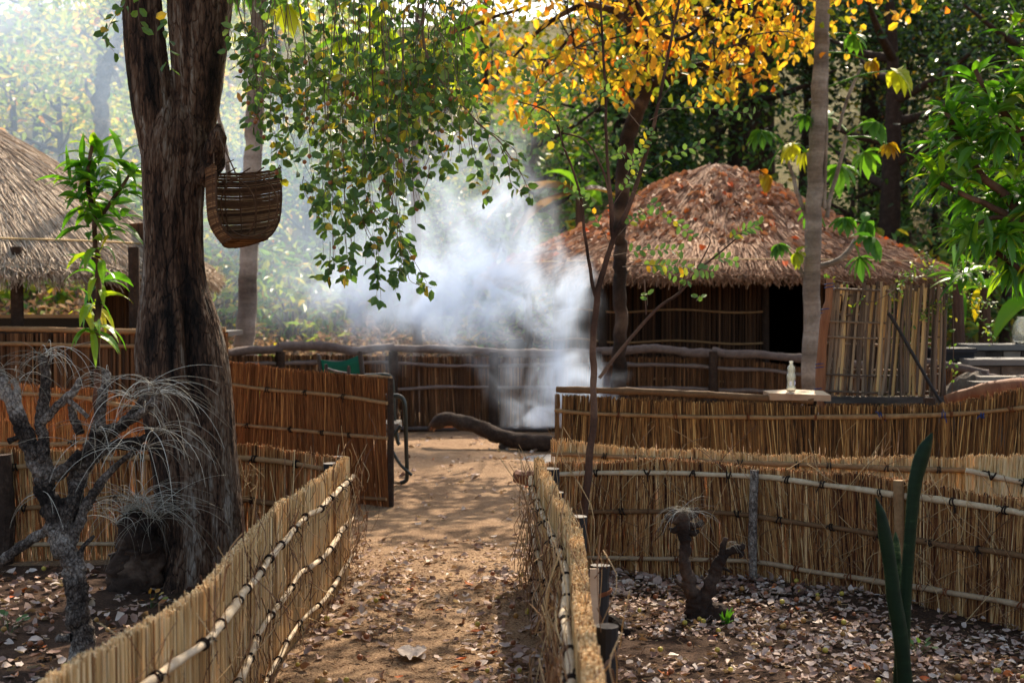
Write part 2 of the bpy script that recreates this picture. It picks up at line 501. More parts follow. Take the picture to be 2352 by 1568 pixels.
m_board = M("pale_board", [(0.0, lin(126, 92, 70)), (0.5, lin(186, 156, 128)), (1.0, lin(224, 204, 180))], 0.75, noise=[(14, 0.7, (0.3, 1, 1))], bump=[(50, 0.5, 0.003, (0.3, 1, 1))])
m_lath = M("split_cane", [(0.0, lin(50, 40, 36)), (0.35, lin(108, 90, 76)), (0.6, lin(156, 134, 110)), (0.8, lin(196, 160, 108)), (1.0, lin(222, 190, 136))], 0.7, noise=[(16, 0.35, (1, 1, 0.3))])
m_stone = M("stone", [(0.0, lin(50, 44, 40)), (0.5, lin(98, 88, 80)), (1.0, lin(150, 138, 126))], 0.9, noise=[(6, 0.8, I3), (40, 0.4, I3)], bump=[(14, 0.8, 0.03, I3)])
m_coping = M("pale_coping", [(0.0, lin(70, 68, 66)), (1.0, lin(124, 120, 116))], 0.7, noise=[(10, 0.5, I3)])
m_black = M("black_iron", [(0, lin(16, 16, 20)), (1, lin(30, 30, 36))], 0.6, spec=0.3)
m_blue = M("blue_cord", [(0, lin(26, 52, 100)), (1, lin(40, 70, 130))], 0.6)
m_white = M("white_print", [(0, lin(220, 220, 224)), (1, lin(236, 236, 240))], 0.5)
m_print = M("blue_print", [(0, lin(50, 70, 150)), (1, lin(60, 80, 160))], 0.5)

def ground_mat(name, ramp, fine, coarse):
    return M(name, ramp, 0.95, noise=[(0.9, coarse, I3), (7, 0.5, I3), (90, fine, I3), (260, 0.5, I3)], bump=[(5, 0.5, 0.06, I3), (60, 0.9, 0.02, I3), (220, 0.9, 0.008, I3)], spec=0.1)
m_sand = ground_mat("sand", [(0.0, lin(70, 50, 36)), (0.35, lin(130, 103, 80)), (0.65, lin(170, 139, 109)), (1.0, lin(220, 188, 150))], 1.5, 0.5)
m_soil = ground_mat("dark_soil", [(0.0, lin(34, 25, 20)), (0.45, lin(68, 51, 41)), (0.8, lin(104, 80, 64)), (1.0, lin(150, 118, 92))], 1.2, 0.5)
m_hill = ground_mat("hill_earth", [(0.0, lin(52, 56, 30)), (0.5, lin(96, 90, 52)), (1.0, lin(150, 130, 84))], 0.5, 1.2)
m_ash = ground_mat("ash", [(0.0, lin(96, 92, 90)), (0.5, lin(150, 144, 140)), (1.0, lin(190, 186, 184))], 0.4, 0.4)

m_glass = bpy.data.materials.new("clear_glass")
m_glass.use_nodes = True
_p = m_glass.node_tree.nodes["Principled BSDF"]
_p.inputs["Base Color"].default_value = (0.93, 0.96, 0.94, 1)
_p.inputs["Roughness"].default_value = 0.03
_p.inputs["Transmission Weight"].default_value = 1.0
_p.inputs["IOR"].default_value = 1.45
_n = m_glass.node_tree
_t = _n.nodes.new("ShaderNodeBsdfTranslucent"); _t.inputs[0].default_value = (.9, .92, .88, 1)
_m = _n.nodes.new("ShaderNodeMixShader"); _m.inputs[0].default_value = .2
_n.links.new(_p.outputs[0], _m.inputs[1]); _n.links.new(_t.outputs[0], _m.inputs[2]); _n.links.new(_m.outputs[0], _n.nodes["Material Output"].inputs[0])

m_jarglass = m_glass.copy()
m_jarglass.node_tree.nodes["Mix Shader"].inputs[0].default_value = .1
# ------------------------------------------------------------------ ground, path, beds, hill
def ground_height(x, y):
    p = np.stack([x * 0.9, y * 0.9, np.zeros_like(x)], -1)
    a = (fbm(p, 4, 3) - 0.5) * 0.10
    mound = 0.13 * np.exp(-(((x + 0.15) / 0.55) ** 2 + ((y - 13.9) / 0.5) ** 2))
    return a * np.clip((y - 2) / 3, 0, 1) + mound


def sheet(name, xs, ys, zf, mat):
    X, Y = np.meshgrid(xs, ys)
    n, m = X.shape
    Z = zf(X.ravel(), Y.ravel())
    i = np.arange(n - 1)[:, None] * m
    j = np.arange(m - 1)[None]
    mb = MB()
    mb.add(np.stack([X.ravel(), Y.ravel(), Z], -1), np.stack([i + j, i + j + 1, i + m + j + 1, i + m + j], -1).reshape(-1, 4), 0.5)
    return struct(mb.build(name, mat, smooth=True))


def small_h(x, y):
    return (fbm(np.stack([x * 1.6, y * 1.6, x * 0], -1), 4, 3) - 0.5) * 0.05


def yard_h(x, y):
    mound = 0.10 * np.exp(-(((x + 0.05) / 0.5) ** 2 + ((y - 13.4) / 0.45) ** 2)) - 0.05 * np.exp(-(((x - 0.1) / 0.5) ** 2 + ((y - 14.4) / 0.5) ** 2))
    return small_h(x, y) + mound


far = np.array([-400, -250, -120, -70, -40, -25, -16])
ground = sheet("ground", np.concatenate([far, np.arange(-12, 12.1, 0.12), -far[::-1]]), np.concatenate([[-30, -10], np.arange(1, 21, 0.12), [24, 30, 45, 70, 120, 250, 600]]),
               lambda x, y: np.where((np.abs(x) < 11.9) & (y < 20) & (y > 1.2), yard_h(x, y), 0.0), m_sand)


def bed_h(x, y):
    return yard_h(x, y) + 0.012 + (fbm(np.stack([x * 6, y * 6, x * 0], -1), 3, 9) - 0.5) * 0.03


sheet("garden_soil", np.arange(0.22, 4.6, 0.06), np.arange(2.0, 8.5, 0.06), lambda x, y: np.where((y > 8.25) | (x < 0.27), -0.06, bed_h(x, y)), m_soil)
sheet("garden_soil", np.arange(-6.0, -1.04, 0.06), np.arange(2.0, 8.62, 0.06), lambda x, y: np.where((y > 8.52) | (x > -1.13), -0.06, bed_h(x, y)), m_soil)
sheet("ash_bed", np.arange(-0.3, 1.3, 0.05), np.arange(13.0, 15.6, 0.05),
      lambda x, y: yard_h(x, y) + 0.05 - 0.09 * (((x - 0.35) / 0.55) ** 2 + ((y - 14.3) / 0.75) ** 2 + 0.5 * (fbm(np.stack([x * 3, y * 3, x * 0], -1), 3, 5) - 0.5)), m_ash)


def hill_z(x, y):
    x = np.asarray(x, float); y = np.asarray(y, float)
    t = np.clip((y - 21.0) / 55.0, 0, 1)
    base = 17 * t ** 1.15
    bump = (fbm(np.stack([x * 0.12, y * 0.12, x * 0], -1), 4, 21) - 0.5) * 5 * np.clip((y - 21) / 12, 0, 1)
    return base + bump - 0.12


sheet("hill", np.linspace(-90, 90, 150), np.concatenate([np.linspace(20.5, 80, 100), [95, 120, 160]]), hill_z, m_hill)


def HZ(x, y):
    return float(hill_z(np.array([x]), np.array([y]))[0])


# ------------------------------------------------------------------ reed fences
class Fence:
    """a reed fence standing on the ground; ctrl = rows of (x, y, height)"""

    def __init__(self, ctrl, label, mat, spacing=0.0042, r=0.0026, layers=3, tilt=0.03, hj=0.007, clump=0.022, vmid=0.55, vsd=0.2, group=None, z0=-0.04, name="reed_fence", gap=0.0, capv=0.95):
        C = np.asarray(ctrl, float)
        s = np.concatenate([[0], np.cumsum(np.linalg.norm(np.diff(C[:, :2], axis=0), axis=1))])
        u = np.linspace(0, s[-1], max(60, int(s[-1] / 0.03)))
        D = spline(C, 400)
        sd = np.concatenate([[0], np.cumsum(np.linalg.norm(np.diff(D[:, :2], axis=0), axis=1))])
        u = np.linspace(0, sd[-1], 600)
        self.s = u
        self.xy = np.stack([np.interp(u, sd, D[:, 0]), np.interp(u, sd, D[:, 1])], -1)
        self.h = np.interp(u, sd, D[:, 2])
        T = unit(np.gradient(self.xy, axis=0))
        self.N = np.stack([T[:, 1], -T[:, 0]], -1)       # for left-to-right fences this faces the camera
        self.T = T
        self.len = u[-1]
        mid = self.at(np.array([self.len / 2]))[0][0]
        self.root = thing(name, label, "fence", (mid[0], mid[1], 0), group)
        # panel: layers of individual stalks
        mb = MB()
        for ly in range(layers):
            n = int(self.len / spacing)
            ss = np.linspace(0, self.len, n) + rng.normal(0, spacing * 0.5, n)
            ss = np.clip(ss, 0, self.len)
            if gap:
                keep = vnoise(np.stack([ss * 9, ss * 0 + ly, ss * 0], -1), 5) > gap
                ss = ss[keep]; n = len(ss)
            lean = (fbm(np.stack([ss * 1.3, ss * 0 + ly * .3, ss * 0], -1), 2, 31) - 0.5) * 2 * tilt * 3 + rng.normal(0, tilt, n)
            off = (ly - (layers - 1) / 2) * r * 1.9 + rng.normal(0, r * 0.5, n)
            h = np.interp(ss, self.s, self.h)
            top = h + (fbm(np.stack([ss * 7, ss * 0, ss * 0], -1), 3, 7 + int(self.len * 100)) - 0.5) * 2 * clump + rng.normal(0, hj, n)
            a = self.pt(ss, off, np.full(n, z0))
            b = self.pt(np.clip(ss + lean * h, -0.01, self.len + .01), off + rng.normal(0, r, n), top)
            v = np.clip(rng.normal(vmid, vsd * 1.1, n) + (fbm(np.stack([ss * 5, ss * 0, ss * 0], -1), 2, 77) - 0.5) * 0.22, 0.02, 0.98)
            top -= np.where(rng.uniform(0, 1, n) < .04, rng.uniform(0, .06, n), 0)
            sticks(mb, a, b, r * rng.uniform(0.65, 1.25, n), v, cap_v=np.clip(capv + rng.normal(0, .05, n), 0, 1))
        self.panel = mb.build("reed_panel", mat, self.root)

    def at(self, s):
        xy = np.stack([np.interp(s, self.s, self.xy[:, 0]), np.interp(s, self.s, self.xy[:, 1])], -1)
        nn = np.stack([np.interp(s, self.s, self.N[:, 0]), np.interp(s, self.s, self.N[:, 1])], -1)
        return xy, nn

    def pt(self, s, off, z):
        xy, nn = self.at(s)
        xy = xy + nn * np.asarray(off)[:, None]
        return np.concatenate([xy, np.asarray(z)[:, None]], -1)

    def hit(self, px, py):
        r = self.xy[:, 0] / self.xy[:, 1]
        q = (px / K - 512) / F / math.cos(TH)
        o = np.argsort(r)
        s = float(np.interp(q, r[o], self.s[o]))
        xy, _ = self.at(np.array([s]))
        return s, W(px, py, xy[0][1])[2]

    def rail_px(self, pts, r, mat, off=0.022, ties=0, tiemat=None, **kw):
        return self.rail([self.hit(*p) for p in pts], r, mat, off, ties, tiemat, **kw)

    def rail(self, sz, r, mat, off=0.022, ties=0, tiemat=None, wob=0.006, v=0.55, tie_at=None):
        sz = sorted(sz)
        s = np.linspace(sz[0][0], sz[-1][0], max(24, int((sz[-1][0] - sz[0][0]) / 0.05)))
        c = spline([[a, b] for a, b in sz], 200)
        z = np.interp(s, c[:, 0], c[:, 1]) + (fbm(np.stack([s * 2.2, s * 0, s * 0], -1), 3, int(rng.integers(1e6))) - .5) * wob * 2
        P = self.pt(s, off + (fbm(np.stack([s * 2, s * 0, s * 0], -1), 2, int(rng.integers(1e6))) - .5) * wob, z)
        mb = MB()
        rr = r * (1 + (fbm(np.stack([s * 3, s * 0, s * 0], -1), 2, 5) - .5) * 0.5)
        knots = rng.uniform(s[0], s[-1], max(1, int((s[-1] - s[0]) / 0.35)))
        for k in knots: rr = rr * (1 + 0.16 * np.exp(-((s - k) / 0.025) ** 2))
        tube(mb, P, rr, 8, v, bump=0.18, bs=26, cap_v=0.95)
        o = mb.build("rail", mat, self.root, smooth=True)
        if ties or tie_at is not None:
            at = tie_at if tie_at is not None else np.linspace(s[0], s[-1], ties + 2)[1:-1] + rng.normal(0, 0.04, ties)
            for q in at:
                i = int(np.argmin(np.abs(s - q)))
                i = min(max(i, 1), len(s) - 2)
                t = unit(P[i + 1] - P[i - 1])
                self.tie(P[i], t, r * 1.22, tiemat or m_tie)
        return o

    def tie(self, c, t, r, mat):
        mb = MB()
        n0 = unit(np.cross(t, [0, 0, 1.0])); b0 = np.cross(t, n0)
        for k in range(2):
            sh = (k - 0.5) * r * 0.9 + rng.normal(0, r * .15)
            th = np.linspace(0, 2 * np.pi, 11)
            sk = rng.normal(0, 0.25)
            P = c + t * (sh + sk * r * np.sin(th))[:, None] + r * (np.cos(th)[:, None] * n0 + np.sin(th)[:, None] * b0)
            tube(mb, P, r * 0.24, 5, rng.uniform(0, .8))
        for k in range(2):
            d = unit(-np.sign(n0[1] + 1e-6) * n0 + rng.normal(0, 0.7, 3))
            P = spline([c + d * r * 0.8, c + d * r * 1.7 + [0, 0, .004], c + d * r * rng.uniform(2, 3) - [0, 0, .01]], 6)
            tube(mb, P, r * 0.17, 4, 0.4)
        mb.build("tie", mat, self.root)

    def post_px(self, px, py, r, mat, off=0.05, z0=-0.1, v=0.5):
        s, z = self.hit(px, py)
        return self.post(s, z, r, mat, off, z0, v)

    def post(self, s, z, r, mat, off=0.05, z0=-0.1, v=0.5, name="post", lean=0.0):
        a = self.pt(np.array([s]), [off], [z0])[0]
        b = self.pt(np.array([s + lean]), [off], [z])[0]
        P = spline([a, (a + b) / 2 + rng.normal(0, .006, 3), b], 14)
        mb = MB()
        tube(mb, P, r * (1 + rng.normal(0, .03, 14)), 12, v, bump=0.14, bs=16, cap_v=0.9)
        return mb.build(name, mat, self.root, smooth=False)

    def wisps(self, n, lmin=0.12, lmax=0.4, off=0.03, spread=0.03, side=1, s0=0, s1=1, name="loose_straw"):
        """dry stalks hanging loosely on the face of the panel"""
        mb = MB()
        ss = rng.uniform(s0 * self.len, s1 * self.len, n)
        for s in ss:
            h = float(np.interp(s, self.s, self.h))
            z = rng.uniform(0.03, h * 0.98)
            p = self.pt(np.array([s]), [side * (off + abs(rng.normal(0, spread)))], [z])[0]
            xy, nn = self.at(np.array([s]))
            t = np.array([nn[0][1], -nn[0][0], 0]) * rng.choice([-1, 1])
            d = unit(t * rng.uniform(0.05, 0.9) + np.array([0, 0, rng.choice([1, -1])]) * rng.uniform(.3, 1) + np.array([*nn[0], 0]) * side * rng.normal(0.02, .12))
            L = rng.uniform(lmin, lmax)
            q = p + d * L
            q[2] = max(q[2], 0.02)
            m = (p + q) / 2 + rng.normal(0, 0.1, 3) * L
            tube(mb, spline([p, m, q], 6), rng.uniform(0.0012, 0.0026), 3, rng.uniform(0, .9))
        o = mb.build(name, m_straw, self.root)
        o["kind"] = "stuff"
        return o


def ctrl_px(rows):
    return [tuple(W(*r)) for r in rows]


# the two knee-high fences along the path
fl = Fence([(-1.13, 2.6, .68), (-1.12, 3.3, .69), (-1.03, 4.0, .69), (-0.97, 4.5, .70), (-1.03, 5.7, .685), (-1.04, 6.6, .68), (-0.985, 7.3, .685), (-0.975, 7.9, .69), (-0.965, 8.32, .69)],
           "knee-high tan reed fence along the path's left side, its pale rails tied with black cord", m_reed, tilt=0.02, vmid=0.62, vsd=.22, group="low reed fences round the garden beds", hj=0.006, clump=0.016, layers=6)
for z, r, nt in ((.545, .0138, 17), (.29, .0132, 17), (.072, .011, 16)):
    fl.rail([(0.15, z - .03), (1.6, z + .0), (3.2, z), (4.4, z + .015), (fl.len, z + .03)], r, m_pole, off=0.034, ties=nt, wob=0.02, v=0.75)
fl.wisps(260, off=0.03, side=1, s0=.2)
fl.wisps(60, off=0.03, side=1, s0=.93, lmin=.1, lmax=.3, spread=.05, name="dry_grass_fringe")
fl.post(fl.len - .12, .66, .05, m_charred, off=-0.075)
fl.post(fl.len - 1.45, .60, .045, m_charred, off=-0.075)
fl.post(fl.len - 2.9, .58, .045, m_charred, off=-0.075)

fr = Fence([(.20, 2.6, .67), (.20, 3.4, .68), (.205, 4.0, .68), (.235, 5.0, .685), (.245, 5.7, .68), (.205, 6.6, .68), (.165, 7.5, .685), (.15, 8.05, .69)],
           "knee-high reed fence along the path's right side, matted with dry grass", m_reed, tilt=0.03, vmid=0.6, group="low reed fences round the garden beds", hj=0.01, clump=0.015, layers=10, capv=.9)
for z in (.56, .30, .07):
    fr.rail([(0.1, z), (2, z + .02), (4, z), (fr.len - .02, z + .02)], .0155, m_pole, off=-0.045, ties=14, wob=.02, v=.7)
fr.wisps(520, off=0.05, side=-1, spread=.035, lmin=.1, lmax=.34)
fr.wisps(110, off=0.05, side=1, spread=.02)
def post_at(f, y, z, r, mat, off, v=.5):
    s = float(np.interp(y, f.xy[:, 1], f.s))
    return f.post(s, z, r, mat, off, v=v)
p_ = post_at(fr, 5.25, .62, .036, m_charred, .085)
p_ = post_at(fr, 4.55, .555, .036, m_charred, .085)
post_at(fr, 6.7, .58, .045, m_charred, .11)
post_at(fr, 7.4, .60, .04, m_charred, .06)
post_at(fr, 7.98, .655, .045, m_charred, .07)
mb = MB()
_x = float(np.interp(5.25, fr.xy[:, 1], fr.xy[:, 0]))
box(mb, (_x + .045, 5.202, .25), (_x + .078, 5.212, .615), .7)
mb.build("bark_splint", m_board, fr.root)
for zz in (.51, .515, .52, .28):
    mb = MB(); th = np.linspace(0, 6.28, 13)
    tube(mb, np.stack([_x + .085 + .043 * np.cos(th), 5.25 + .043 * np.sin(th), zz + .012 * np.cos(th) + 0 * th], -1), .003, 4, .6)
    mb.build("bark_tie", m_barktie, fr.root)

# garden bed fence facing the camera on the right
f3 = Fence(ctrl_px([(1256, 1066, 8.3), (1330, 1062, 8.28), (1400, 1060, 8.25), (1480, 1050, 8.2), (1600, 1056, 8.15), (1740, 1074, 8.05), (1870, 1084, 7.85), (1977, 1090, 7.7), (2087, 1102, 7.45), (2130, 1114, 7.35), (2198, 1128, 7.15), (2306, 1141, 6.91), (2430, 1152, 6.65), (2700, 1190, 6.2), (3200, 1235, 5.75)]),
           "long tan reed fence with two bark posts behind the leaf-strewn right bed", m_brownreed, tilt=0.06, vmid=.47, vsd=.25, group="low reed fences round the garden beds", hj=.007, clump=.02, layers=5, gap=.02)
f3.rail_px([(1268, 1087), (1375, 1084), (1580, 1084), (1734, 1093), (1768, 1095), (1896, 1111), (2068, 1136), (2123, 1140), (2306, 1166), (2690, 1235)], .0155, m_pole, ties=12, v=.68)
f3.rail_px([(1290, 1176), (1419, 1173), (1588, 1173), (1734, 1182), (1896, 1206), (2042, 1228), (2178, 1250), (2343, 1272), (2690, 1340)], .0145, m_brownpole, ties=10, v=.35)
f3.rail_px([(1335, 1277), (1515, 1279), (1731, 1288), (1881, 1313), (2035, 1336), (2178, 1356), (2343, 1382), (2690, 1460)], .014, m_pole, ties=12, tiemat=m_barktie, v=.5)
f3.post_px(1741, 1076, .0245, m_greybark, off=.058, v=.75)
f3.post_px(2082, 1100, .027, m_brownpole, off=.056, v=.6)
f3.wisps(480, off=.014, spread=.012, lmin=.15, lmax=.45)

# second garden bed fence behind it, and the short return at the right edge
f4 = Fence(ctrl_px([(1266, 1014, 9.3), (1320, 1018, 9.3), (1400, 1024, 9.25), (1600, 1034, 9.2), (1800, 1042, 9.1), (1950, 1052, 9.0), (2060, 1047, 8.9), (2150, 1052, 8.87), (2230, 1056, 8.85), (2400, 1060, 8.8), (2900, 1064, 8.65)]),
           "tan reed fence showing only its top behind the bark-posted fence", m_reed, tilt=.05, vmid=.6, group="low reed fences round the garden beds", layers=3)
f4.rail_px([(1258, 1039), (1267, 1040), (1355, 1044), (1582, 1055), (1731, 1062), (1977, 1071), (2215, 1077), (2390, 1082)], .0155, m_brownpole, ties=9, v=.6)
f4b = Fence(ctrl_px([(2218, 1041, 8.6), (2260, 1044, 8.58), (2300, 1047, 8.55), (2430, 1052, 8.5), (2600, 1060, 8.45), (2900, 1068, 8.4)]),
            "short pale reed fence end at the right edge, its rail sawn off at a slant", m_reed, tilt=.06, vmid=.72, group="low reed fences round the garden beds", layers=4)
f4b.rail_px([(2206, 1079), (2290, 1094), (2352, 1106), (2500, 1130)], .019, m_pole, ties=3, v=.7)

# chest-high fence of the yard on the right, with a thick pole on top
f5 = Fence(ctrl_px([(1276, 908, 10.2), (1400, 914, 10.1), (1600, 922, 10.0), (1800, 928, 9.9), (2000, 933, 9.8), (2170, 928, 9.72), (2260, 908, 9.6), (2352, 884, 9.45), (2500, 850, 9.2), (2850, 846, 8.9)]),
           "waist-high brown reed fence in front of the cane screen, capped by a thick dark pole", m_oldreed, tilt=.05, vmid=.45, vsd=.24, spacing=.006, r=.0035, layers=4, gap=.04, group="tall reed fences of the yard")
f5.rail_px([(1264, 942), (1330, 946), (1500, 952), (1750, 958), (2000, 955), (2200, 950), (2352, 935), (2490, 918)], .0155, m_brownpole, ties=7, tiemat=m_barktie, v=.62)
for bx in (2022, 2170, 2262):
    s_, z_ = f5.hit(bx, 952); c_ = f5.pt(np.array([s_]), [.022], [z_])[0]
    f5.tie(c_, np.array([*f5.T[int(np.argmin(np.abs(f5.s - s_)))], 0]), .019, m_blue)
o_ = f5.rail_px([(1273, 894), (1400, 898), (1500, 901), (1650, 907), (1870, 920)], .0265, m_brownpole, off=-.03, v=.25)
o_.name = "top_pole"
f5.post(.012, .93, .011, m_brownpole, off=-.01)
f5.post(1.1, .93, .04, m_darkbark, off=-.06)
f5.post(2.6, .93, .04, m_darkbark, off=-.06)
f5.wisps(50, off=.012, spread=.01)

# the upright reed panel left of the yard entrance
f6 = Fence(ctrl_px([(500, 828, 11.75), (530, 833, 11.7), (620, 843, 11.55), (700, 851, 11.4), (800, 860, 11.2), (893, 870, 11.0)]),
           "upright rust-brown reed panel with two rails beside the yard entrance", m_rustreed, tilt=.05, vmid=.43, vsd=.2, spacing=.0055, r=.0033, layers=4, gap=.03, group="tall reed fences of the yard", capv=.8, clump=.012)
f6.rail_px([(505, 880), (533, 881), (627, 894), (714, 901), (800, 911), (900, 924)], .0155, m_brownpole, ties=3, v=.6)
f6.rail_px([(510, 970), (539, 973), (641, 983), (773, 996), (900, 1006)], .0155, m_brownpole, ties=4, v=.6)
f6.rail_px([(760, 1137), (817, 1140), (890, 1145)], .0155, m_brownpole, v=.4)
f6.post_px(896, 868, .026, m_darkbark, off=-.02)
o_ = f6.rail_px([(790, 864), (897, 868)], .02, m_brownpole, off=-.03, v=.5); o_.name = "top_pole"

# bed fence behind the big trunk, from the path corner to the left edge
f7 = Fence(ctrl_px([(-420, 1040, 8.4), (-250, 1035, 8.5), (-80, 1032, 8.6), (0, 1031, 8.65), (150, 1029, 8.7), (330, 1026, 8.7), (550, 1019, 8.65), (600, 1022, 8.6), (650, 1032, 8.55), (720, 1044, 8.42), (800, 1052, 8.34)]),
           "tan reed fence closing the left bed behind the big trunk and the grey stump", m_brownreed, tilt=.05, vmid=.5, layers=3, gap=.07, group="low reed fences round the garden beds")
f7.rail_px([(-300, 1075), (23, 1070), (197, 1054), (328, 1048), (430, 1046), (553, 1049), (682, 1063), (769, 1078)], .0165, m_brownpole, ties=10, v=.75)
f7.rail_px([(-300, 1175), (23, 1167), (165, 1151), (257, 1141), (430, 1140), (564, 1145), (641, 1155), (760, 1172)], .0155, m_brownpole, ties=9, v=.5)
f7.rail_px([(-300, 1255), (204, 1247), (420, 1243), (740, 1262)], .014, m_pole, v=.5)
f7.post_px(768, 1050, .045, m_charred, off=-.06)
f7.post_px(590, 1180, .04, m_charred, off=.3)
f7.post_px(6, 1040, .06, m_darkbark, off=.07)

f8 = Fence(ctrl_px([(-300, 862, 11.3), (-80, 868, 11.2), (0, 874, 11.1), (45, 884, 11), (110, 888, 11), (165, 893, 11), (235, 897, 11), (320, 936, 11), (430, 945, 11)]),
           "sunlit orange reed fence behind the grey stump, tallest of the left ones", m_rustreed, tilt=.04, vmid=.7, layers=2, gap=.12, group="tall reed fences of the yard", clump=.03)
f8.rail_px([(-200, 895), (0, 901), (155, 909), (260, 926), (420, 960)], .017, m_brownpole, ties=4, v=.7)
f8b = Fence(ctrl_px([(-300, 960, 10.0), (-60, 965, 9.9), (60, 968, 9.9), (115, 969, 9.9), (170, 966, 9.9), (250, 981, 9.8), (330, 1001, 9.7), (430, 1010, 9.7)]),
            "sunlit orange reed fence between the taller one and the bed fence on the left", m_rustreed, tilt=.04, vmid=.75, layers=2, gap=.1, group="low reed fences round the garden beds")
f8b.rail_px([(-200, 1010), (60, 1018), (129, 1019), (240, 1014), (420, 1040)], .017, m_brownpole, ties=4, v=.7)

# far fence of the yard
f9 = Fence(ctrl_px([(380, 828, 15.6), (525, 819, 16.6), (640, 816, 16.9), (760, 813, 17.2), (900, 817, 17.35), (1100, 819, 17.4), (1370, 819, 17.3), (1640, 823, 17.0), (1860, 842, 16.6), (2000, 850, 16.3)]),
           "long dark reed fence behind the yard, grey log poles along its top", m_greyreed, tilt=.03, vmid=.45, vsd=.22, spacing=.011, r=.0065, layers=3, gap=.08, group="tall reed fences of the yard", capv=.4)
for pts in ([(400, 815), (525, 806), (645, 797)], [(638, 796), (760, 799), (815, 806), (860, 801), (905, 793)], [(895, 798), (1000, 803), (1140, 808), (1250, 812), (1372, 808)],
            [(1370, 806), (1480, 802), (1560, 806), (1642, 809)], [(1636, 806), (1740, 815), (1862, 825), (1990, 838)]):
    o_ = f9.rail_px(pts, .05, m_darkpole, off=.02, wob=.03, v=.6); o_.name = "top_pole"
f9.rail_px([(420, 846), (640, 834), (900, 833), (1100, 840), (1370, 835), (1640, 842), (1860, 859), (1990, 866)], .022, m_darkpole, off=.035, wob=.02, v=.7)
f9.rail_px([(900, 894), (1050, 887), (1250, 888), (1600, 892), (1850, 905)], .022, m_darkpole, off=.035, wob=.02, v=.7)
f9.rail_px([(900, 982), (1000, 983), (1260, 984)], .028, m_darkpole, off=.04, v=.4)
for bx in (640, 903, 1135, 1372, 1640): f9.post_px(bx, 806, .055, m_darkbark, off=.05)

f10 = Fence(ctrl_px([(2100, 838, 14.6), (2170, 848, 14.5), (2290, 862, 14.2), (2420, 868, 14.0), (2600, 872, 13.8)]),
            "dark reed fence right of the cane screen, topped by two grey poles", m_greyreed, vmid=.4, spacing=.012, r=.0065, layers=2, group="tall reed fences of the yard", capv=.4)
o_ = f10.rail_px([(2110, 828), (2170, 836), (2272, 856)], .045, m_darkpole, off=.03, v=.4); o_.name = "top_pole"
o_ = f10.rail_px([(2250, 862), (2310, 871), (2352, 868), (2500, 862)], .045, m_darkpole, off=.05, v=.5); o_.name = "top_pole"
# ------------------------------------------------------------------ huts
def thatch(root, cx, cy_, prof, mat, n, r, lmin, lmax, th0, th1, eave_len, ell=1.0, vmid=.5, vsd=.22):
    """prof: rows (radius, z) from the apex to the eave"""
    pr = np.asarray(prof, float)
    pr = spline(pr, 24)
    mb = MB()
    lathe(mb, pr, (cx, cy_, 0), 64, .25)
    sl = np.concatenate([[0], np.cumsum(np.linalg.norm(np.diff(pr, axis=0), axis=1))])

    def surf(th, s, off):
        rr = np.interp(s, sl, pr[:, 0]); z = np.interp(s, sl, pr[:, 1])
        return np.stack([cx + np.cos(th) * rr * ell, cy_ + np.sin(th) * rr, z], -1) + off[:, None] * np.stack([np.cos(th) * .4, np.sin(th) * .4, th * 0 + .9], -1)
    th = rng.uniform(th0, th1, n)
    s = sl[-1] * np.sqrt(rng.uniform(0.0, 1, n))
    L = rng.uniform(lmin, lmax, n)
    o1 = rng.uniform(0.0, .035, n)
    tw = rng.normal(0, .09, n) * L / np.maximum(np.interp(s, sl, pr[:, 0]), .3)
    a = surf(th, s, o1)
    b = surf(th + tw, np.minimum(s + L, sl[-1]), np.where(s + L > sl[-1], .0, rng.uniform(0.01, .05, n)))
    v = np.clip(rng.normal(vmid, vsd, n), 0, 1)
    sticks(mb, a, b, r * rng.uniform(.6, 1.3, n), v, taper=.6)
    # fringe at the eave
    m = int(n * .35)
    th = rng.uniform(th0, th1, m)
    a = surf(th, np.full(m, sl[-1] - .12), rng.uniform(-.05, .04, m))
    b = surf(th + rng.normal(0, .02, m), np.full(m, sl[-1]), rng.uniform(-.07, .02, m))
    d = unit(b - a)
    b = b + d * rng.uniform(0, eave_len, m)[:, None] + np.array([0, 0, -1]) * rng.uniform(0, eave_len * .6, m)[:, None]
    sticks(mb, a, b, r * rng.uniform(.6, 1.2, m), np.clip(rng.normal(vmid, vsd, m), 0, 1), taper=.5)
    o = mb.build("roof", mat, root)
    return o, surf, sl


def ring_wall(root, cx, cy_, R, z0, z1, a0, a1, mat, r=.012, vmid=.4, name="reed_wall"):
    mb = MB()
    n = int((a1 - a0) * R / (r * 1.5))
    th = np.linspace(a0, a1, n) + rng.normal(0, .003, n)
    rr = R + rng.normal(0, r * .4, n)
    a = np.stack([cx + np.cos(th) * rr, cy_ + np.sin(th) * rr, np.full(n, z0)], -1)
    b = a + np.stack([rng.normal(0, .015, n), rng.normal(0, .015, n), np.full(n, z1 - z0)], -1)
    sticks(mb, a, b, r * rng.uniform(.7, 1.2, n), np.clip(rng.normal(vmid, .2, n), 0, 1))
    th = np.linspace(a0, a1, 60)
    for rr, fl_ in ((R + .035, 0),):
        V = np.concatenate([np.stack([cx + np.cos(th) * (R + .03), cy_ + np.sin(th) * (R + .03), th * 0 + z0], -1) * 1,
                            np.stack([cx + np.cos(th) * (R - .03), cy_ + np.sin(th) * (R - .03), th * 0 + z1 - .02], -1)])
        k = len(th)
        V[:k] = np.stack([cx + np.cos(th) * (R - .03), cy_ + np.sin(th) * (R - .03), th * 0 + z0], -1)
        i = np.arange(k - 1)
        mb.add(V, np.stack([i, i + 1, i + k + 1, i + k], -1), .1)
    return mb.build(name, mat, root)


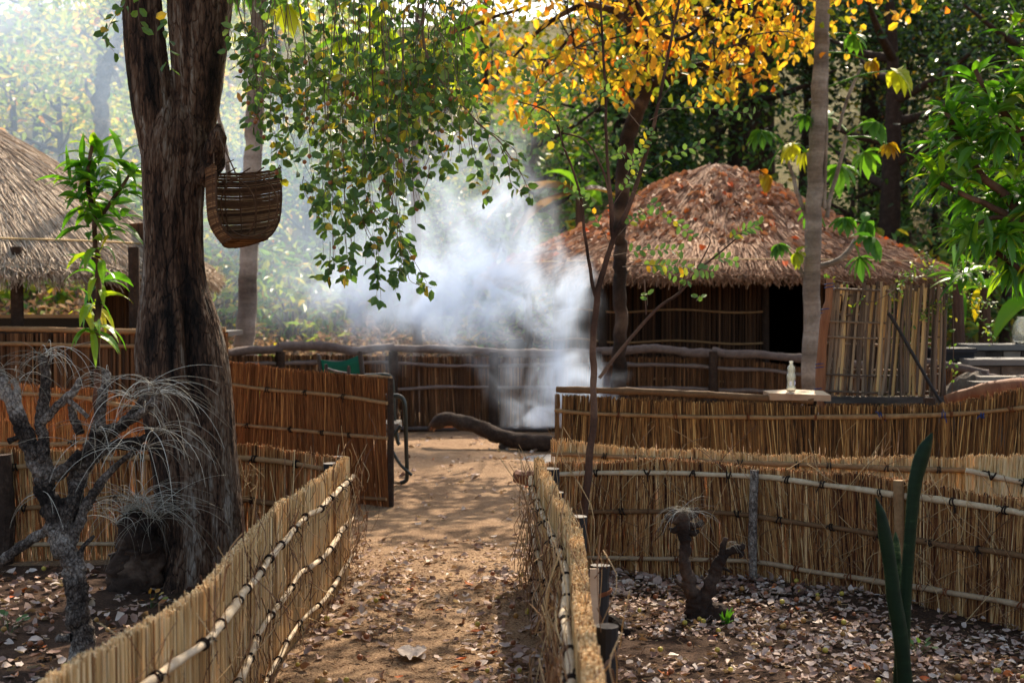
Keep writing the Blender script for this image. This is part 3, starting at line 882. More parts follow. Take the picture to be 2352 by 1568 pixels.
# right hut
HX, HY = W(708, 300, 21)[0] + 0.0, 21.0
HX = (714 - 512) / F * HY
hut = thing("thatched_hut", "round dark-walled hut with a low red-brown thatched roof littered with fallen leaves", "hut", (HX, HY, 0))
zE = W(1640, 632, 17.6)[2]
zA = W(1640, 376, 21)[2]
prof2 = [(0.02, zA), (.2, zA - .07), (.55, zA - .23), (.98, zA - .47), (1.55, zA - .80), (2.3, zA - 1.19), (2.95, zA - 1.46), (3.42, zE)]
roof2, surf2, sl2 = thatch(hut, HX + .02, HY, prof2, m_thatch2, 17000, .0085, .25, .6, math.radians(150), math.radians(395), .09, ell=1.03)
DW0, DW1 = 1756, 1850       # door opening in the 2352 px view
def wall_ang(px, R):
    q = (px / K - 512) / F
    # smallest root of the ray / circle intersection
    A = 1 + q * q; B = -2 * (q * HX + HY); C = HX * HX + HY * HY - R * R
    t = (-B - math.sqrt(B * B - 4 * A * C)) / (2 * A)
    return math.atan2(t - HY, q * t - HX) % (2 * math.pi)
RW = 2.35
aD0, aD1 = wall_ang(DW0, RW), wall_ang(DW1, RW)
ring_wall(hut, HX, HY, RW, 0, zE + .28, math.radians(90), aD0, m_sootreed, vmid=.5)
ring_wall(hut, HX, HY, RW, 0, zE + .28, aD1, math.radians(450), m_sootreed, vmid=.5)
for zz in (.55, 1.05, 1.46):
    for (a0, a1) in ((math.radians(170), aD0), (aD1, math.radians(370))):
        th = np.linspace(a0, a1, 40)
        mb = MB()
        tube(mb, np.stack([HX + np.cos(th) * (RW + .035), HY + np.sin(th) * (RW + .035), zz + .02 * np.sin(th * 9)], -1), .014, 6, .7)
        mb.build("rail", m_brownpole, hut, smooth=True)
for ang in (aD0, aD1):
    mb = MB()
    x, y = HX + math.cos(ang) * (RW + .02), HY + math.sin(ang) * (RW + .02)
    tube(mb, [(x, y, -.1), (x + .01, y, .9), (x, y, zE + .2)], .05, 9, .4, bump=.15, bs=9)
    mb.build("door_post", m_darkbark, hut)
for deg in (200, 232, 258, 322, 345):
    a = math.radians(deg); mb = MB()
    x, y = HX + math.cos(a) * 2.95, HY + math.sin(a) * 2.95
    tube(mb, [(x, y, -.1), (x + .03, y, .9), (x, y, zE + .1)], .055, 9, .45, bump=.15, bs=9)
    if deg not in (258, 322): mb.build("roof_post", m_darkbark, hut)
th = np.linspace(math.radians(160), math.radians(390), 80)
mb = MB()
P_ = surf2(th, np.full(80, sl2[-1] - .36), np.full(80, .05)); tube(mb, P_, .008, 5, .9)
mb.build("binding_cord", m_straw, hut)
# leaves lying on the thatch
n = 4200
th = rng.uniform(math.radians(165), math.radians(380), n); s = sl2[-1] * np.sqrt(rng.uniform(0.01, .85, n)) 
w_ = rng.uniform(0, 1, n) < np.clip(1.25 - (s / sl2[-1] / .75) ** 3, .12, 1)
w_ &= vnoise(np.stack([th * 7, s * 2.4, s * 0], -1), 12) > rng.uniform(.1, .62, n)
th, s = th[w_], s[w_]; n = len(th)
c = surf2(th, s, rng.uniform(.04, .08, n))
ax = unit(np.stack([np.cos(th), np.sin(th), th * 0 - .5], -1) + rng.normal(0, .8, (n, 3)) * [1, 1, .25])
mb = MB()
leaves(mb, c, ax, np.array([[0, -.4, .9]]) + rng.normal(0, .35, (n, 3)), rng.uniform(.09, .16, n), rng.uniform(.065, .11, n), np.clip(rng.choice([.35, .5, .62, .92, .97], n, p=[.4, .32, .18, .07, .03]) + rng.normal(0, .06, n), 0, 1), fold=.3, curl=.3)
tag(mb.build("fallen_leaves", m_roofleaf), "fallen orange and brown leaves scattered over the red-brown thatch", "leaves", kind="stuff")

# left hut: thatched shelter with a cane counter
LX, LY = (-60 - 512) / F * 15.5, 15.5
lhut = thing("thatched_shelter", "open-sided shelter with a grey thatched roof and a cane counter, at the left edge", "hut", (LX, LY, 0))
zE1 = W(100, 612, 12.65)[2]
zA1 = W(0, 240, 15.5)[2]
prof1 = [(.02, zA1), (.4, zA1 - .16), (1.2, zA1 - .62), (2.1, zA1 - 1.22), (2.6, zE1 + .24), (2.95, zE1)]
roof1, surf1, sl1 = thatch(lhut, LX, LY, prof1, m_thatch, 15000, .007, .3, .7, math.radians(190), math.radians(385), .14, vmid=.5)
th = np.linspace(math.radians(200), math.radians(375), 60)
mb = MB(); tube(mb, surf1(th, np.full(60, sl1[-1] - .42), np.full(60, .05)), .009, 5, .95)
mb.build("binding_cord", m_straw, lhut)
def lpost(px, Y, r, ztop, nm="post"):
    p = W(px, 700, Y); mb = MB()
    tube(mb, [(p[0] - .01, Y, -.1), (p[0] + .01, Y, ztop * .5), (p[0], Y, ztop)], [r * 1.05, r, r], 10, .5, bump=.15, bs=9)
    mb.build(nm, m_darkbark, lhut)
lpost(38, 13.25, .058, zE1 + .2)
lpost(220, 13.3, .04, zE1 + .2)
lpost(308, 13.35, .05, zE1 + .2)
lpost(205, 16.5, .05, zE1 + .4)
# back screen closing the right part, dark inside
mb = MB()
a, b = W(238, 700, 15.2), W(420, 700, 14.2)
n = 120
t = np.linspace(0, 1, n)[:, None]
P0 = a * (1 - t) + b * t; P0[:, 2] = 0
P1 = P0.copy(); P1[:, 2] = zE1 + .5
sticks(mb, P0, P1, .012, np.clip(rng.normal(.3, .2, n), 0, 1))
mb.build("reed_wall", m_greyreed, lhut)
# counter front of upright canes
mb = MB()
a, b = W(-260, 752, 12.95), W(520, 755, 12.95)
zc = W(100, 757, 12.95)[2]
n = 155
t = (np.linspace(0, 1, n) + rng.normal(0, .0008, n))[:, None]
P0 = a * (1 - t) + b * t; P0[:, 2] = 0; P0[:, 1] += rng.normal(0, .005, n)
P1 = P0.copy(); P1[:, 2] = zc - .03; P1[:, 0] += rng.normal(0, .015, n)
sticks(mb, P0, P1, .0145 * rng.uniform(.75, 1.15, n), np.clip(rng.normal(.5, .25, n), 0, 1))
box(mb, (a[0], 12.99, 0), (b[0], 13.0, zc - .05), .05)
mb.build("cane_front", m_greyreed, lhut)
for py, r in ((752, .026), (786, .019), (912, .019)):
    z = W(100, py + 5, 12.92)[2]; mb = MB()
    xs = np.linspace(a[0], b[0], 50)
    tube(mb, np.stack([xs, xs * 0 + 12.92, z + .012 * np.sin(xs * 2.3)], -1), r, 8, .65, bump=.12, bs=14)
    mb.build("rail", m_brownpole, lhut, smooth=True)
mb = MB(); box(mb, (a[0], 13.02, zc - .06), (b[0], 13.75, zc - .015), .3)
mb.build("counter_top", m_darkwood, lhut)
# back counter seen under the eave
mb = MB(); p = W(-100, 700, 17); q = W(225, 700, 17); zz = W(0, 722, 17)[2]
box(mb, (p[0], 16.9, 0), (q[0], 17.1, zz - .04), .15); mb.build("back_counter", m_darkwood, lhut)
mb = MB(); box(mb, (p[0] - .02, 16.86, zz - .037), (q[0] + .02, 17.4, zz), .8); mb.build("counter_top", m_board, lhut)

# ------------------------------------------------------------------ cane screen and the things on the ledge
SY = 10.55
scr = thing("cane_screen", "lattice screen of upright split canes with a leaning red-brown corner post, behind the tall fence", "screen", W(2020, 925, SY) * [1, 1, 0])
mb = MB()
n = 60
for i in range(n):
    t = i / (n - 1)
    xt = 1912 + (2168 - 1912) * t + rng.normal(0, 2.0)
    xb = 1890 + (2160 - 1890) * t + rng.normal(0, 4.0)
    yo = SY + .05 * math.cos(t * 3.1) + rng.choice([-.012, .012, .03])
    light = rng.uniform() < .14
    w = (.0135 if light else .0118) * rng.uniform(.8, 1.2)
    v = rng.uniform(.74, .95) if light else float(np.clip(rng.normal(.40, .17), 0.02, .66))
    p0 = W(xb, 905 + rng.uniform(-8, 14) + 0, yo); p1 = W(xt, 655 + rng.uniform(-10, 14), yo)
    m = (p0 + p1) / 2 + [rng.normal(0, .014), 0, 0]
    tube(mb, spline([p0, m, p1], 8), w, 4 if light else 6, v, squash=.6)
for i in range(26):
    t = rng.uniform(); x = 1895 + 268 * t
    y0, y1 = (905, rng.uniform(720, 850)) if rng.uniform() < .5 else (655, rng.uniform(720, 860))
    yo = SY + .05 + .05 * math.cos(t * 3.1)
    tube(mb, [W(x, y0, yo), W(x + rng.normal(0, 8), y1, yo)], .0095, 5, float(np.clip(rng.normal(.5, .2), 0, 1)))
mb.build("cane_lath", m_lath, scr)
for y in (662, 676, 722, 737, 772, 786, 846, 858, 896, 908):
    xa = np.interp(y, [650, 910], [1905, 1878]); xb = np.interp(y, [650, 910], [2172, 2164])
    mb = MB(); dy = rng.normal(0, 2)
    tube(mb, spline([W(xa, y, SY + .0 + .05 * (y in (676, 722, 786, 846, 908))), W((xa + xb) / 2, y + 4 + dy, SY + .01 + .05 * (y in (676, 722, 786, 846, 908))), W(xb, y + dy, SY - .005 + .05 * (y in (676, 722, 786, 846, 908)))], 14), .0085 * rng.uniform(.85, 1.15), 6, rng.uniform(.2, .55), bump=.2, bs=30)
    mb.build("cross_rod", m_lath, scr)
mb = MB(); tube(mb, spline([W(1884, 945, SY - .04), W(1886, 830, SY - .045), W(1893, 745, SY - .06), W(1903, 690, SY - .04), W(1906, 638, SY - .04)], 20), [.036] * 6 + [.033] * 4 + [.034] * 4 + [.027] * 6, 9, .6, bump=.2, bs=12)
mb.build("corner_post", m_redwood, scr)
mb = MB(); tube(mb, spline([W(2166, 945, SY), W(2165, 800, SY), W(2172, 650, SY)], 12), .024, 8, .35, bump=.2, bs=14)
mb.build("corner_post", m_darkwood, scr)
mb = MB(); a = W(1892, 905, SY - .04); b = W(2166, 930, SY - .04)
box(mb, (a[0], SY - .09, b[2] + .02), (b[0], SY - .045, a[2] - .015), .1); mb.build("bottom_board", m_plank, scr)
for (x, y) in ((1907, 664), (1899, 722), (1886, 848), (1882, 905)):
    c = W(x, y, SY - .08); mb = MB(); th = np.linspace(0, 12, 24)
    tube(mb, np.stack([c[0] + .036 * np.cos(th), c[1] + .035 + .036 * np.sin(th), c[2] + .004 * th], -1), .0035, 4, .5); mb.build("cord_binding", m_blue, scr)

mb = MB(); tube(mb, spline([W(2040, 718, SY - .13), W(2062, 752, SY - .14), W(2110, 836, SY - .17), W(2150, 905, SY - .2), W(2163, 925, SY - .22), W(2165, 945, SY - .23)], 20), .0125, 7, .5, bump=.15, bs=20)
tag(mb.build("stick", m_charred), "thin black stick leaning diagonally against the cane screen", "stick")

ledge = MB()
zl = W(1815, 898, 10.0)[2]
a, b = W(1764, 898, 9.97), W(1880, 898, 10.3)
V = np.array([[a[0], 9.9, zl - .004], [a[0] + .16, 9.86, zl - .008], [b[0], 9.9, zl - .02], [b[0] + .02, 10.25, zl - .01], [a[0] + .2, 10.22, zl + .002], [a[0] - .02, 10.05, zl + .002]])
V2 = V - [0, 0, .045] + rng.normal(0, .005, V.shape)
k = len(V)
ledge.add(np.vstack([V, V2]), [[0, 1, 4, 5], [1, 2, 3, 4]], .75)
ledge.add(np.vstack([V, V2]), [[i, (i + 1) % k, k + (i + 1) % k, k + i][::-1] for i in range(k)] + [[k, k + 5, k + 4, k + 1], [k + 1, k + 4, k + 3, k + 2]], .3)
lt = thing("ledge_board", "rough pale wooden slab used as a ledge beside the cane screen, holding the bottle", "board", ((a[0] + b[0]) / 2, 10.05, 0))
ledge.build("slab", m_board, lt)
mb = MB(); tube(mb, [(b[0] - .1, 10.1, -.1), (b[0] - .1, 10.1, zl - .03)], .045, 9, .4, bump=.15, bs=9); mb.build("support_post", m_darkbark, lt)

bx = W(1817, 897, 10.0)[0]
H_ = W(1817, 828, 10.0)[2] - zl
pf = [(.001, 0), (.028, 0), (.031, .01), (.0305, .03), (.0285, .045), (.0285, .095), (.0315, .105), (.0318, .125), (.0285, .14), (.024, .155), (.0265, .172), (.0285, .182), (.0255, .2), (.0175, .215), (.0135, .225), (.0125, .24), (.0155, .242), (.0155, .25), (.0128, .252), (.0125, .256)]
pf = [(r * 1.05, z / .256 * H_) for r, z in pf]
inner = [(max(r - .003, .0005), max(z, .006)) for r, z in pf][::-1]
mb = MB(); lathe(mb, pf + inner, (bx, 10.0, zl + .001), 28)
bt = thing("glass_bottle", "empty clear glass soft-drink bottle standing on the wooden ledge", "bottle", (bx, 10.0, zl + .001))
mb.build("glass_body", m_glass, bt, smooth=True)
def patch(nm, a0, a1, z0, z1, R, mat, disc=False):
    mb = MB()
    if disc:
        t = np.linspace(0, 6.283, 17)[:-1]; am = (a0 + a1) / 2; zm = (z0 + z1) / 2
        aa = am + (a1 - a0) / 2 * np.cos(t); zz = zm + (z1 - z0) / 2 * np.sin(t)
        mb.add(np.stack([bx + R * np.cos(aa), 10.0 + R * np.sin(aa), zl + zz], -1), np.arange(16)[None], .5)
    else:
        aa = np.linspace(a0, a1, 6)
        V = np.concatenate([np.stack([bx + R * np.cos(aa), 10.0 + R * np.sin(aa), aa * 0 + zl + z], -1) for z in (z0, z1)])
        i = np.arange(5); mb.add(V, np.stack([i, i + 1, i + 7, i + 6], -1), .5)
    mb.build(nm, mat, bt)
patch("printed_panel", math.radians(238), math.radians(268), .043, .075, .0312, m_white)
patch("printed_emblem", math.radians(300), math.radians(335), .046, .078, .0314, m_print, True)
patch("printed_emblem", math.radians(306), math.radians(329), .052, .072, .0318, m_white, True)

# weathered log, rock and planks right of the screen
lg = MB()
pts = [W(2172, 918, 10.05), W(2230, 902, 10.05), W(2262, 897, 10.05), W(2320, 887, 10.1), W(2349, 886, 10.15), W(2368, 892, 10.2)]
tube(lg, spline(pts, 30), np.interp(np.linspace(0, 1, 30), [0, .25, .35, .8, 1], [.035, .052, .06, .062, .045]), 12, .55, bump=.22, bs=8)
tag(lg.build("log", m_redwood, smooth=True), "thick sunlit brown log lying along the fence top right of the cane screen", "log")
def rock(name, label, c, rad, seed, mat=m_stone):
    u = np.linspace(0, math.pi, 18); w = np.linspace(0, 2 * math.pi, 28, endpoint=False)
    U, Wd = np.meshgrid(u, w, indexing='ij')
    d = np.stack([np.sin(U) * np.cos(Wd), np.sin(U) * np.sin(Wd), np.cos(U)], -1).reshape(-1, 3)
    r = .7 + .6 * fbm(d * 1.7 + seed, 4, seed)
    V = d * r[:, None] * np.array(rad) + np.array(c)
    i = np.arange(17)[:, None] * 28; j = np.arange(28)[None]; k = (j + 1) % 28
    mb = MB(); mb.add(V, np.stack([i + j, i + 28 + j, i + 28 + k, i + k], -1).reshape(-1, 4), .5)
    return tag(mb.build(name, mat), label, "rock")
c = W(2235, 900, 10.9); rock("rock", "rough brown boulder behind the sunlit log, right of the cane screen", (c[0], 10.9, .45), (.3, .25, .58), 3)
for i, (x, y, Yd, v) in enumerate(((2330, 868, 10.8, .6), (2320, 880, 10.55, .3))):
    c = W(x, y, Yd); mb = MB(); box(mb, (c[0] - .3, Yd - .08, c[2] - .02), (c[0] + .5, Yd + .08, c[2] + .018), v, rot=.08)
    tag(mb.build("plank", m_plank), ["grey weathered plank lying across the stones at the right edge, upper one of two", "shorter dark plank just above the sunlit log at the right edge"][i], "plank")
c = W(2330, 900, 10.7); rock("rock", "grey stone under the two planks at the right edge", (c[0] + .1, 10.7, .45), (.35, .2, .60), 8)

# stone wall terraces and box behind
def terrace(px0, pyt, Y, h, label, depth=.5):
    a = W(px0, pyt, Y); x1 = a[0] + 4.0
    t = thing("stone_wall", label, "wall", (a[0] + 1, Y, 0))
    mb = MB(); z1 = a[2] - .06; z = -.1; row = 0
    while z < z1 - .02:
        hh = min(rng.uniform(.13, .2), z1 - z); x = a[0] - rng.uniform(0, .1) if row else a[0]
        x = a[0]
        while x < x1:
            w = rng.uniform(.18, .4)
            box(mb, (x, Y + rng.uniform(0, .03), z), (x + w - .015, Y + depth, z + hh - .012), float(np.clip(rng.normal(.4, .25), 0, 1)))
            x += w
        z += hh; row += 1
    mb.build("masonry", m_stone, t)
    mb = MB(); box(mb, (a[0] - .03, Y - .05, z1 + .002), (x1, Y + depth, a[2] + .01), .6); mb.build("coping", m_coping, t)
    return a
a1_ = terrace(2226, 792, 17.0, 1, "upper dark stone wall with a thin pale coping at the right edge")
a2_ = terrace(2228, 826, 16.2, 1, "lower dark stone wall with a thick pale coping at the right edge")
c = W(2208, 808, 16.6); mb = MB(); box(mb, (c[0] - .34, 16.5, -.1), (c[0] + .12, 16.8, c[2] - .0), .3); box(mb, (c[0] - .36, 16.47, c[2]), (c[0] + .14, 16.83, c[2] + .05), .8); box(mb, (c[0] - .34, 16.485, c[2] - .22), (c[0] + .12, 16.497, c[2] - .2), .9)
tag(mb.build("crate", m_black), "black crate beside the stone walls, right of the cane screen", "crate")
c = W(2348, 776, 17.15)
zc_ = a1_[2] + .011
pj = [(.001, 0), (.12, 0), (.15, .04), (.165, .13), (.15, .23), (.11, .29), (.1, .31), (.107, .315), (.1, .325)]
pj = [(r * .95, z) for r, z in pj]
mb = MB(); lathe(mb, pj + [(max(r - .006, .0005), max(z, .008)) for r, z in pj][::-1], (c[0] + .05, 17.2, zc_), 24)
tag(mb.build("glass_jar", m_jarglass, smooth=True), "round clear glass jar on the stone wall at the right edge", "jar")

# ------------------------------------------------------------------ yard: chair, tubular frames, log, pot
CHY = 12.6
ch = thing("folding_chair", "folding chair with a green canvas back behind the upright reed panel", "chair", W(800, 900, CHY) * [1, 1, 0])
def cpost(x0, y0, x1, y1, Y, r=.02, nm="back_post"):
    mb = MB(); p1 = W(x1, y1, Y); p0 = W(x0, y0, Y); d = (p1 - p0) / (p1[2] - p0[2]); foot = p0 - d * (p0[2] - .45)
    tube(mb, [foot, p1], r, 8, .5); tube(mb, [p1, p1 + [0, 0, .012]], r * .8, 8, .5); mb.build(nm, m_darkwood, ch)
cpost(742, 870, 731, 816, CHY + .35); cpost(834, 870, 827, 808, CHY - .05, .022)
cpost(752, 880, 749, 838, CHY + .1, .016, "front_post"); cpost(801, 880, 801, 842, CHY - .25, .016, "front_post")
cv = MB()
n = 14
L0, L1 = W(733, 824, CHY + .35), W(828, 812, CHY - .05)
B0, B1 = W(738, 866, CHY + .35), W(832, 866, CHY - .05)
rows = []
for k in range(n):
    t = k / (n - 1); sag = .045 * math.sin(math.pi * t) 
    top = L0 * (1 - t) + L1 * t + [0, .05 * math.sin(math.pi * t), -sag]; bot = B0 * (1 - t) + B1 * t + [0, .06 * math.sin(math.pi * t), -.02]
    for q in (0, .33, .66, 1): rows.append(top * (1 - q) + bot * q)
i = np.arange(n - 1)[:, None] * 4; j = np.arange(3)[None]
cv.add(rows, np.stack([i + j, i + j + 1, i + j + 5, i + j + 4], -1).reshape(-1, 4), .5)
o_ = cv.build("canvas_back", m_canvas, ch, smooth=True)
sm = o_.modifiers.new("thick", 'SOLIDIFY'); sm.thickness = .006
mb = MB(); s0 = W(752, 876, CHY + .1); s1 = W(801, 866, CHY - .25)
for k in range(4):
    pass
V = np.array([[L0[0], CHY + .35, .46], [L1[0], CHY - .05, .46], [s1[0], CHY - .3, .47], [s0[0], CHY + .08, .47]])
mb.add(np.vstack([V, V - [0, 0, .012]]), [[0, 1, 2, 3], [7, 6, 5, 4], [0, 4, 5, 1], [1, 5, 6, 2], [2, 6, 7, 3], [3, 7, 4, 0]], .3); mb.build("canvas_seat", m_canvas, ch)
for (p, q) in ((0, 2), (1, 3), (2, 0), (3, 1)):
    mb = MB(); A_ = V[p] * [1, 1, 0]; tube(mb, [A_, V[q] - [0, 0, .02]], .016, 7, .5); mb.build("leg", m_darkwood, ch)
mb = MB(); tube(mb, spline([W(752, 846, CHY + .1), W(775, 853, CHY - .08), W(801, 857, CHY - .25)], 8), .012, 6, .9); mb.build("arm_bar", m_darkwood, ch)

fc = thing("metal_chair", "dark green tubular folding metal chair at the end of the upright reed panel", "chair", W(920, 1100, 12.3) * [1, 1, 0])
YF = 12.2
def bar(pts, r, nm, mat=m_metal, n=26):
    mb = MB(); tube(mb, spline(pts, n), r, 9, .4); mb.build(nm, mat, fc, smooth=True)
bar([W(800, 862, YF + .35), W(860, 861, YF + .35), W(886, 860, YF + .35), W(899, 868, YF + .35), (W(903, 900, YF + .35)), W(906, 960, YF + .35), W(913, 1010, YF + .35), W(918, 1020, YF + .35)], .018, "side_tube")
bar([W(840, 908, YF), W(895, 908, YF), W(915, 908, YF), W(927, 918, YF), W(931, 945, YF), W(933, 1020, YF), W(935, 1090, YF), W(931, 1103, YF), W(920, 1108, YF)], .0185, "side_tube")
bar([W(893, 1014, YF - .02), W(915, 1060, YF - .02), W(946, 1090, YF - .02)], .0135, "brace", n=8)
bar([W(893, 1016, YF - .02), W(905, 998, YF - .02), W(920, 976, YF - .02)], .0135, "brace", n=8)
bar([W(870, 1108, YF), W(920, 1108, YF)], .012, "floor_bar", m_pole, n=4)
mb = MB(); a = W(893, 985, YF + .1); b = W(917, 970, YF + .1); box(mb, (a[0] - .25, YF + .02, a[2] - .0), (b[0], YF + .4, b[2]), .6); mb.build("seat_pad", m_plank, fc)

lgp = [W(985, 985, 15.6), W(1012, 965, 15.5), W(1045, 966, 15.5), W(1110, 984, 15.4), W(1160, 1003, 15.3), W(1205, 1014, 15.2), W(1280, 1018, 15.1), W(1400, 1015, 15.0)]
mb = MB(); LR = np.interp(np.linspace(0, 1, 50), [0, .04, .1, .4, 1], [.02, .045, .075, .085, .085])
tube(mb, spline(lgp, 50), LR, 18, .55, bump=.4, bs=9)
t = thing("burning_log", "long charred log propped up in the yard, smoking at its right end", "log", W(1160, 1030, 15.2) * [1, 1, 0])
mb.build("charred_trunk", m_darkbark, t, smooth=True)
mb = MB()
for k in range(6): tube(mb, [W(1040, 958 + k * 3, 15.5), W(1010 - k * 2, 962 + k * 3, 15.52), W(984 + rng.uniform(-2, 12), 975 + k * 3, 15.5)], [.04, .03, .008], 5, rng.uniform(.3, .9), bump=.2)
mb.build("splintered_end", m_redwood, t)
mb = MB(); c = W(1160, 1012, 15.35); tube(mb, [(c[0], 15.4, -.02), (c[0] + .06, 15.35, c[2] - .05)], .1, 9, .3, bump=.2, bs=6); mb.build("prop_stone", m_stone, t)
# half burnt stump lying at the end of the path fence
mb = MB(); tube(mb, spline([W(1188, 1090, 8.9), W(1200, 1097, 8.85), W(1225, 1098, 8.8), W(1262, 1096, 8.75)], 16), np.interp(np.linspace(0, 1, 16), [0, .3, 1], [.035, .05, .045]), 10, .35, bump=.5, bs=18)
for k in range(6): tube(mb, [W(1215, 1096, 8.85), W(1186 + rng.uniform(-4, 6), 1082 + k * 5, 8.9)], [.022, .006], 5, rng.uniform(.2, .8), bump=.2)
tag(mb.build("driftwood_piece", m_redwood), "short broken piece of dark red wood lying at the corner of the path fence", "wood")
# black pot on a post behind the far fence
c = W(1185, 795, 18.2)
pp = [(.001, -.1), (.07, -.09), (.115, -.03), (.12, .02), (.1, .065), (.085, .075), (.1, .09)]
pt_ = thing("cooking_pot", "black round cooking pot behind the far fence, half hidden by smoke", "pot", (c[0], 18.2, c[2] - .1))
mb = MB(); lathe(mb, pp + [(max(r - .008, .001), z + .004) for r, z in pp[::-1]], (c[0], 18.2, c[2]), 20); mb.build("pot_body", m_black, pt_, smooth=True)
for sx in (-1, 1):
    mb = MB(); th = np.linspace(-1.4, 1.4, 9); tube(mb, np.stack([c[0] + sx * (.1 + .035 * np.cos(th)), 18.2 + 0 * th, c[2] + .03 + .03 * np.sin(th)], -1), .006, 5); mb.build("handle", m_black, pt_)
mb = MB(); tube(mb, [(c[0], 18.2, -.1), (c[0], 18.2, c[2] - .1)], .11, 10, .4, bump=.2, bs=6); tag(mb.build("wood_stump", m_darkbark), "dark stump carrying the black pot behind the far fence", "stump")
# ------------------------------------------------------------------ the big forked tree
TY = 8.0
tree = thing("forked_tree", "big dark-barked forked tree with hanging leafy branches, the basket tied to its trunk", "tree", W(455, 1330, TY) * [1, 1, 0])


def loft(mb, rows, Y, seg, nrow, dent=None, depth=.95, rough=.10, seed=1, yoff=None):
    """rows: (py, left px, right px); a bark-covered trunk that follows them"""
    R = np.asarray(rows, float)
    R = R[np.argsort(-R[:, 0])]
    C = spline(R, nrow)
    z = np.array([W(500, p, Y)[2] for p in C[:, 0]])
    xl = np.array([W(l, p, Y)[0] for p, l, r in C]); xr = np.array([W(r, p, Y)[0] for p, l, r in C])
    xc, rx = (xl + xr) / 2, (xr - xl) / 2
    yc = np.full(nrow, Y) if yoff is None else Y + np.interp(C[:, 0], *yoff)
    th = np.linspace(0, 2 * np.pi, seg, endpoint=False)
    TH_, ZZ = np.meshgrid(th, z)
    PY = np.repeat(C[:, 0][:, None], seg, 1)
    ring = np.stack([np.cos(TH_) * 3.0, np.sin(TH_) * 3.0, ZZ * 1.1], -1).reshape(-1, 3)
    big = (fbm(ring * .55, 3, seed) - .5) * .20
    q = np.stack([np.cos(TH_) * 11, np.sin(TH_) * 11, ZZ * 5.0], -1).reshape(-1, 3)
    wq = q + (fbm(q * .5, 2, seed + 5)[:, None] - .5) * 2.2
    rid = np.abs(vnoise(wq, seed + 1) - .5) * 2
    rid2 = np.abs(vnoise(wq * 2.3, seed + 2) - .5) * 2
    crack = -np.clip(.22 - rid, 0, 1) * 1.6 - np.clip(.2 - rid2, 0, 1) * .8
    fine = (fbm(q * 3, 3, seed + 3) - .5) * .5
    dis = 1 + big + rough * (crack + fine) * .8
    if dent is not None: dis = dis * dent(TH_.ravel(), PY.ravel())
    edge = np.abs(np.cos(TH_)).ravel() ** 3
    dis = dis * (1 - edge * .5) + (1 + (dis - 1) * .35) * edge * .5
    rx_ = np.repeat(rx[:, None], seg, 1).ravel()
    V = np.stack([np.repeat(xc[:, None], seg, 1).ravel() + np.cos(TH_).ravel() * rx_ * dis,
                  np.repeat(yc[:, None], seg, 1).ravel() + np.sin(TH_).ravel() * rx_ * depth * dis, ZZ.ravel()], -1)
    i = np.arange(nrow - 1)[:, None] * seg; j = np.arange(seg)[None]; k = (j + 1) % seg
    vv = np.clip(.5 + (fbm(ring * 1.3, 3, seed + 9) - .5) * 1.1 + crack * .35, 0, 1)
    mb.add(V, np.stack([i + j, i + k, i + seg + k, i + seg + j], -1).reshape(-1, 4), vv)


def adist(a, b):
    return np.abs((a - b + np.pi) % (2 * np.pi) - np.pi)


def dent_main(th, py):
    d = np.ones_like(th)
    # long groove that parts the right buttress from the stem, below the basket
    c = np.interp(py, [300, 700, 900, 1050, 1330], [-1.05, -1.05, -1.25, -1.1, -1.0])
    amp = np.interp(py, [420, 620, 760, 860, 930, 1010, 1330], [.10, .14, .30, .36, .16, .05, .12])
    d -= amp * np.exp(-(adist(th, c) / .17) ** 2)
    # fork groove
    c2 = np.interp(py, [150, 330, 450], [-1.62, -1.5, -1.3])
    d -= np.interp(py, [150, 250, 420, 480], [.5, .3, .08, 0]) * np.exp(-(adist(th, c2) / .22) ** 2)
    # knob low on the stem
    d += .20 * np.exp(-(adist(th, -1.48) / .26) ** 2 - ((py - 1045) / 42) ** 2) - .10 * np.exp(-(adist(th, -1.48) / .10) ** 2 - ((py - 1048) / 16) ** 2)
    # buttress roots
    for a in (-2.7, -1.9, -.9, -.2, .8, 2.1): d += np.interp(py, [1120, 1250, 1345], [0, .05, .22]) * np.exp(-(adist(th, a) / .22) ** 2)
    return d


mb = MB()
loft(mb, [(160, 392, 412), (200, 375, 432), (250, 352, 458), (310, 332, 480), (370, 327, 478), (440, 329, 468), (560, 331, 466), (650, 326, 474), (740, 316, 503), (830, 312, 524), (930, 325, 535),
          (1030, 345, 543), (1120, 357, 552), (1230, 355, 565), (1320, 340, 580), (1390, 320, 600)], TY, 220, 360, dent_main, seed=3)
loft(mb, [(430, 335, 400), (370, 326, 405), (310, 315, 408), (230, 300, 402), (120, 287, 384), (0, 280, 371), (-120, 268, 362), (-400, 205, 320), (-700, 120, 230)], TY - .02, 130, 240, seed=8, rough=.09)
loft(mb, [(430, 385, 468), (370, 385, 478), (310, 389, 490), (230, 397, 507), (120, 391, 522), (0, 384, 537), (-120, 390, 552), (-400, 420, 585), (-700, 500, 640)], TY + .03, 140, 240, seed=14, rough=.09)
st_ = mb
tube(st_, spline([W(470, 420, 7.95), W(487, 370, 7.9), W(497, 320, 7.86), W(503, 284, 7.86)], 16), np.interp(np.linspace(0, 1, 16), [0, .45, .75, 1], [.07, .062, .045, .012]), 12, .35, bump=.5, bs=14)
st_.build("trunk", m_bark, tree, smooth=True)

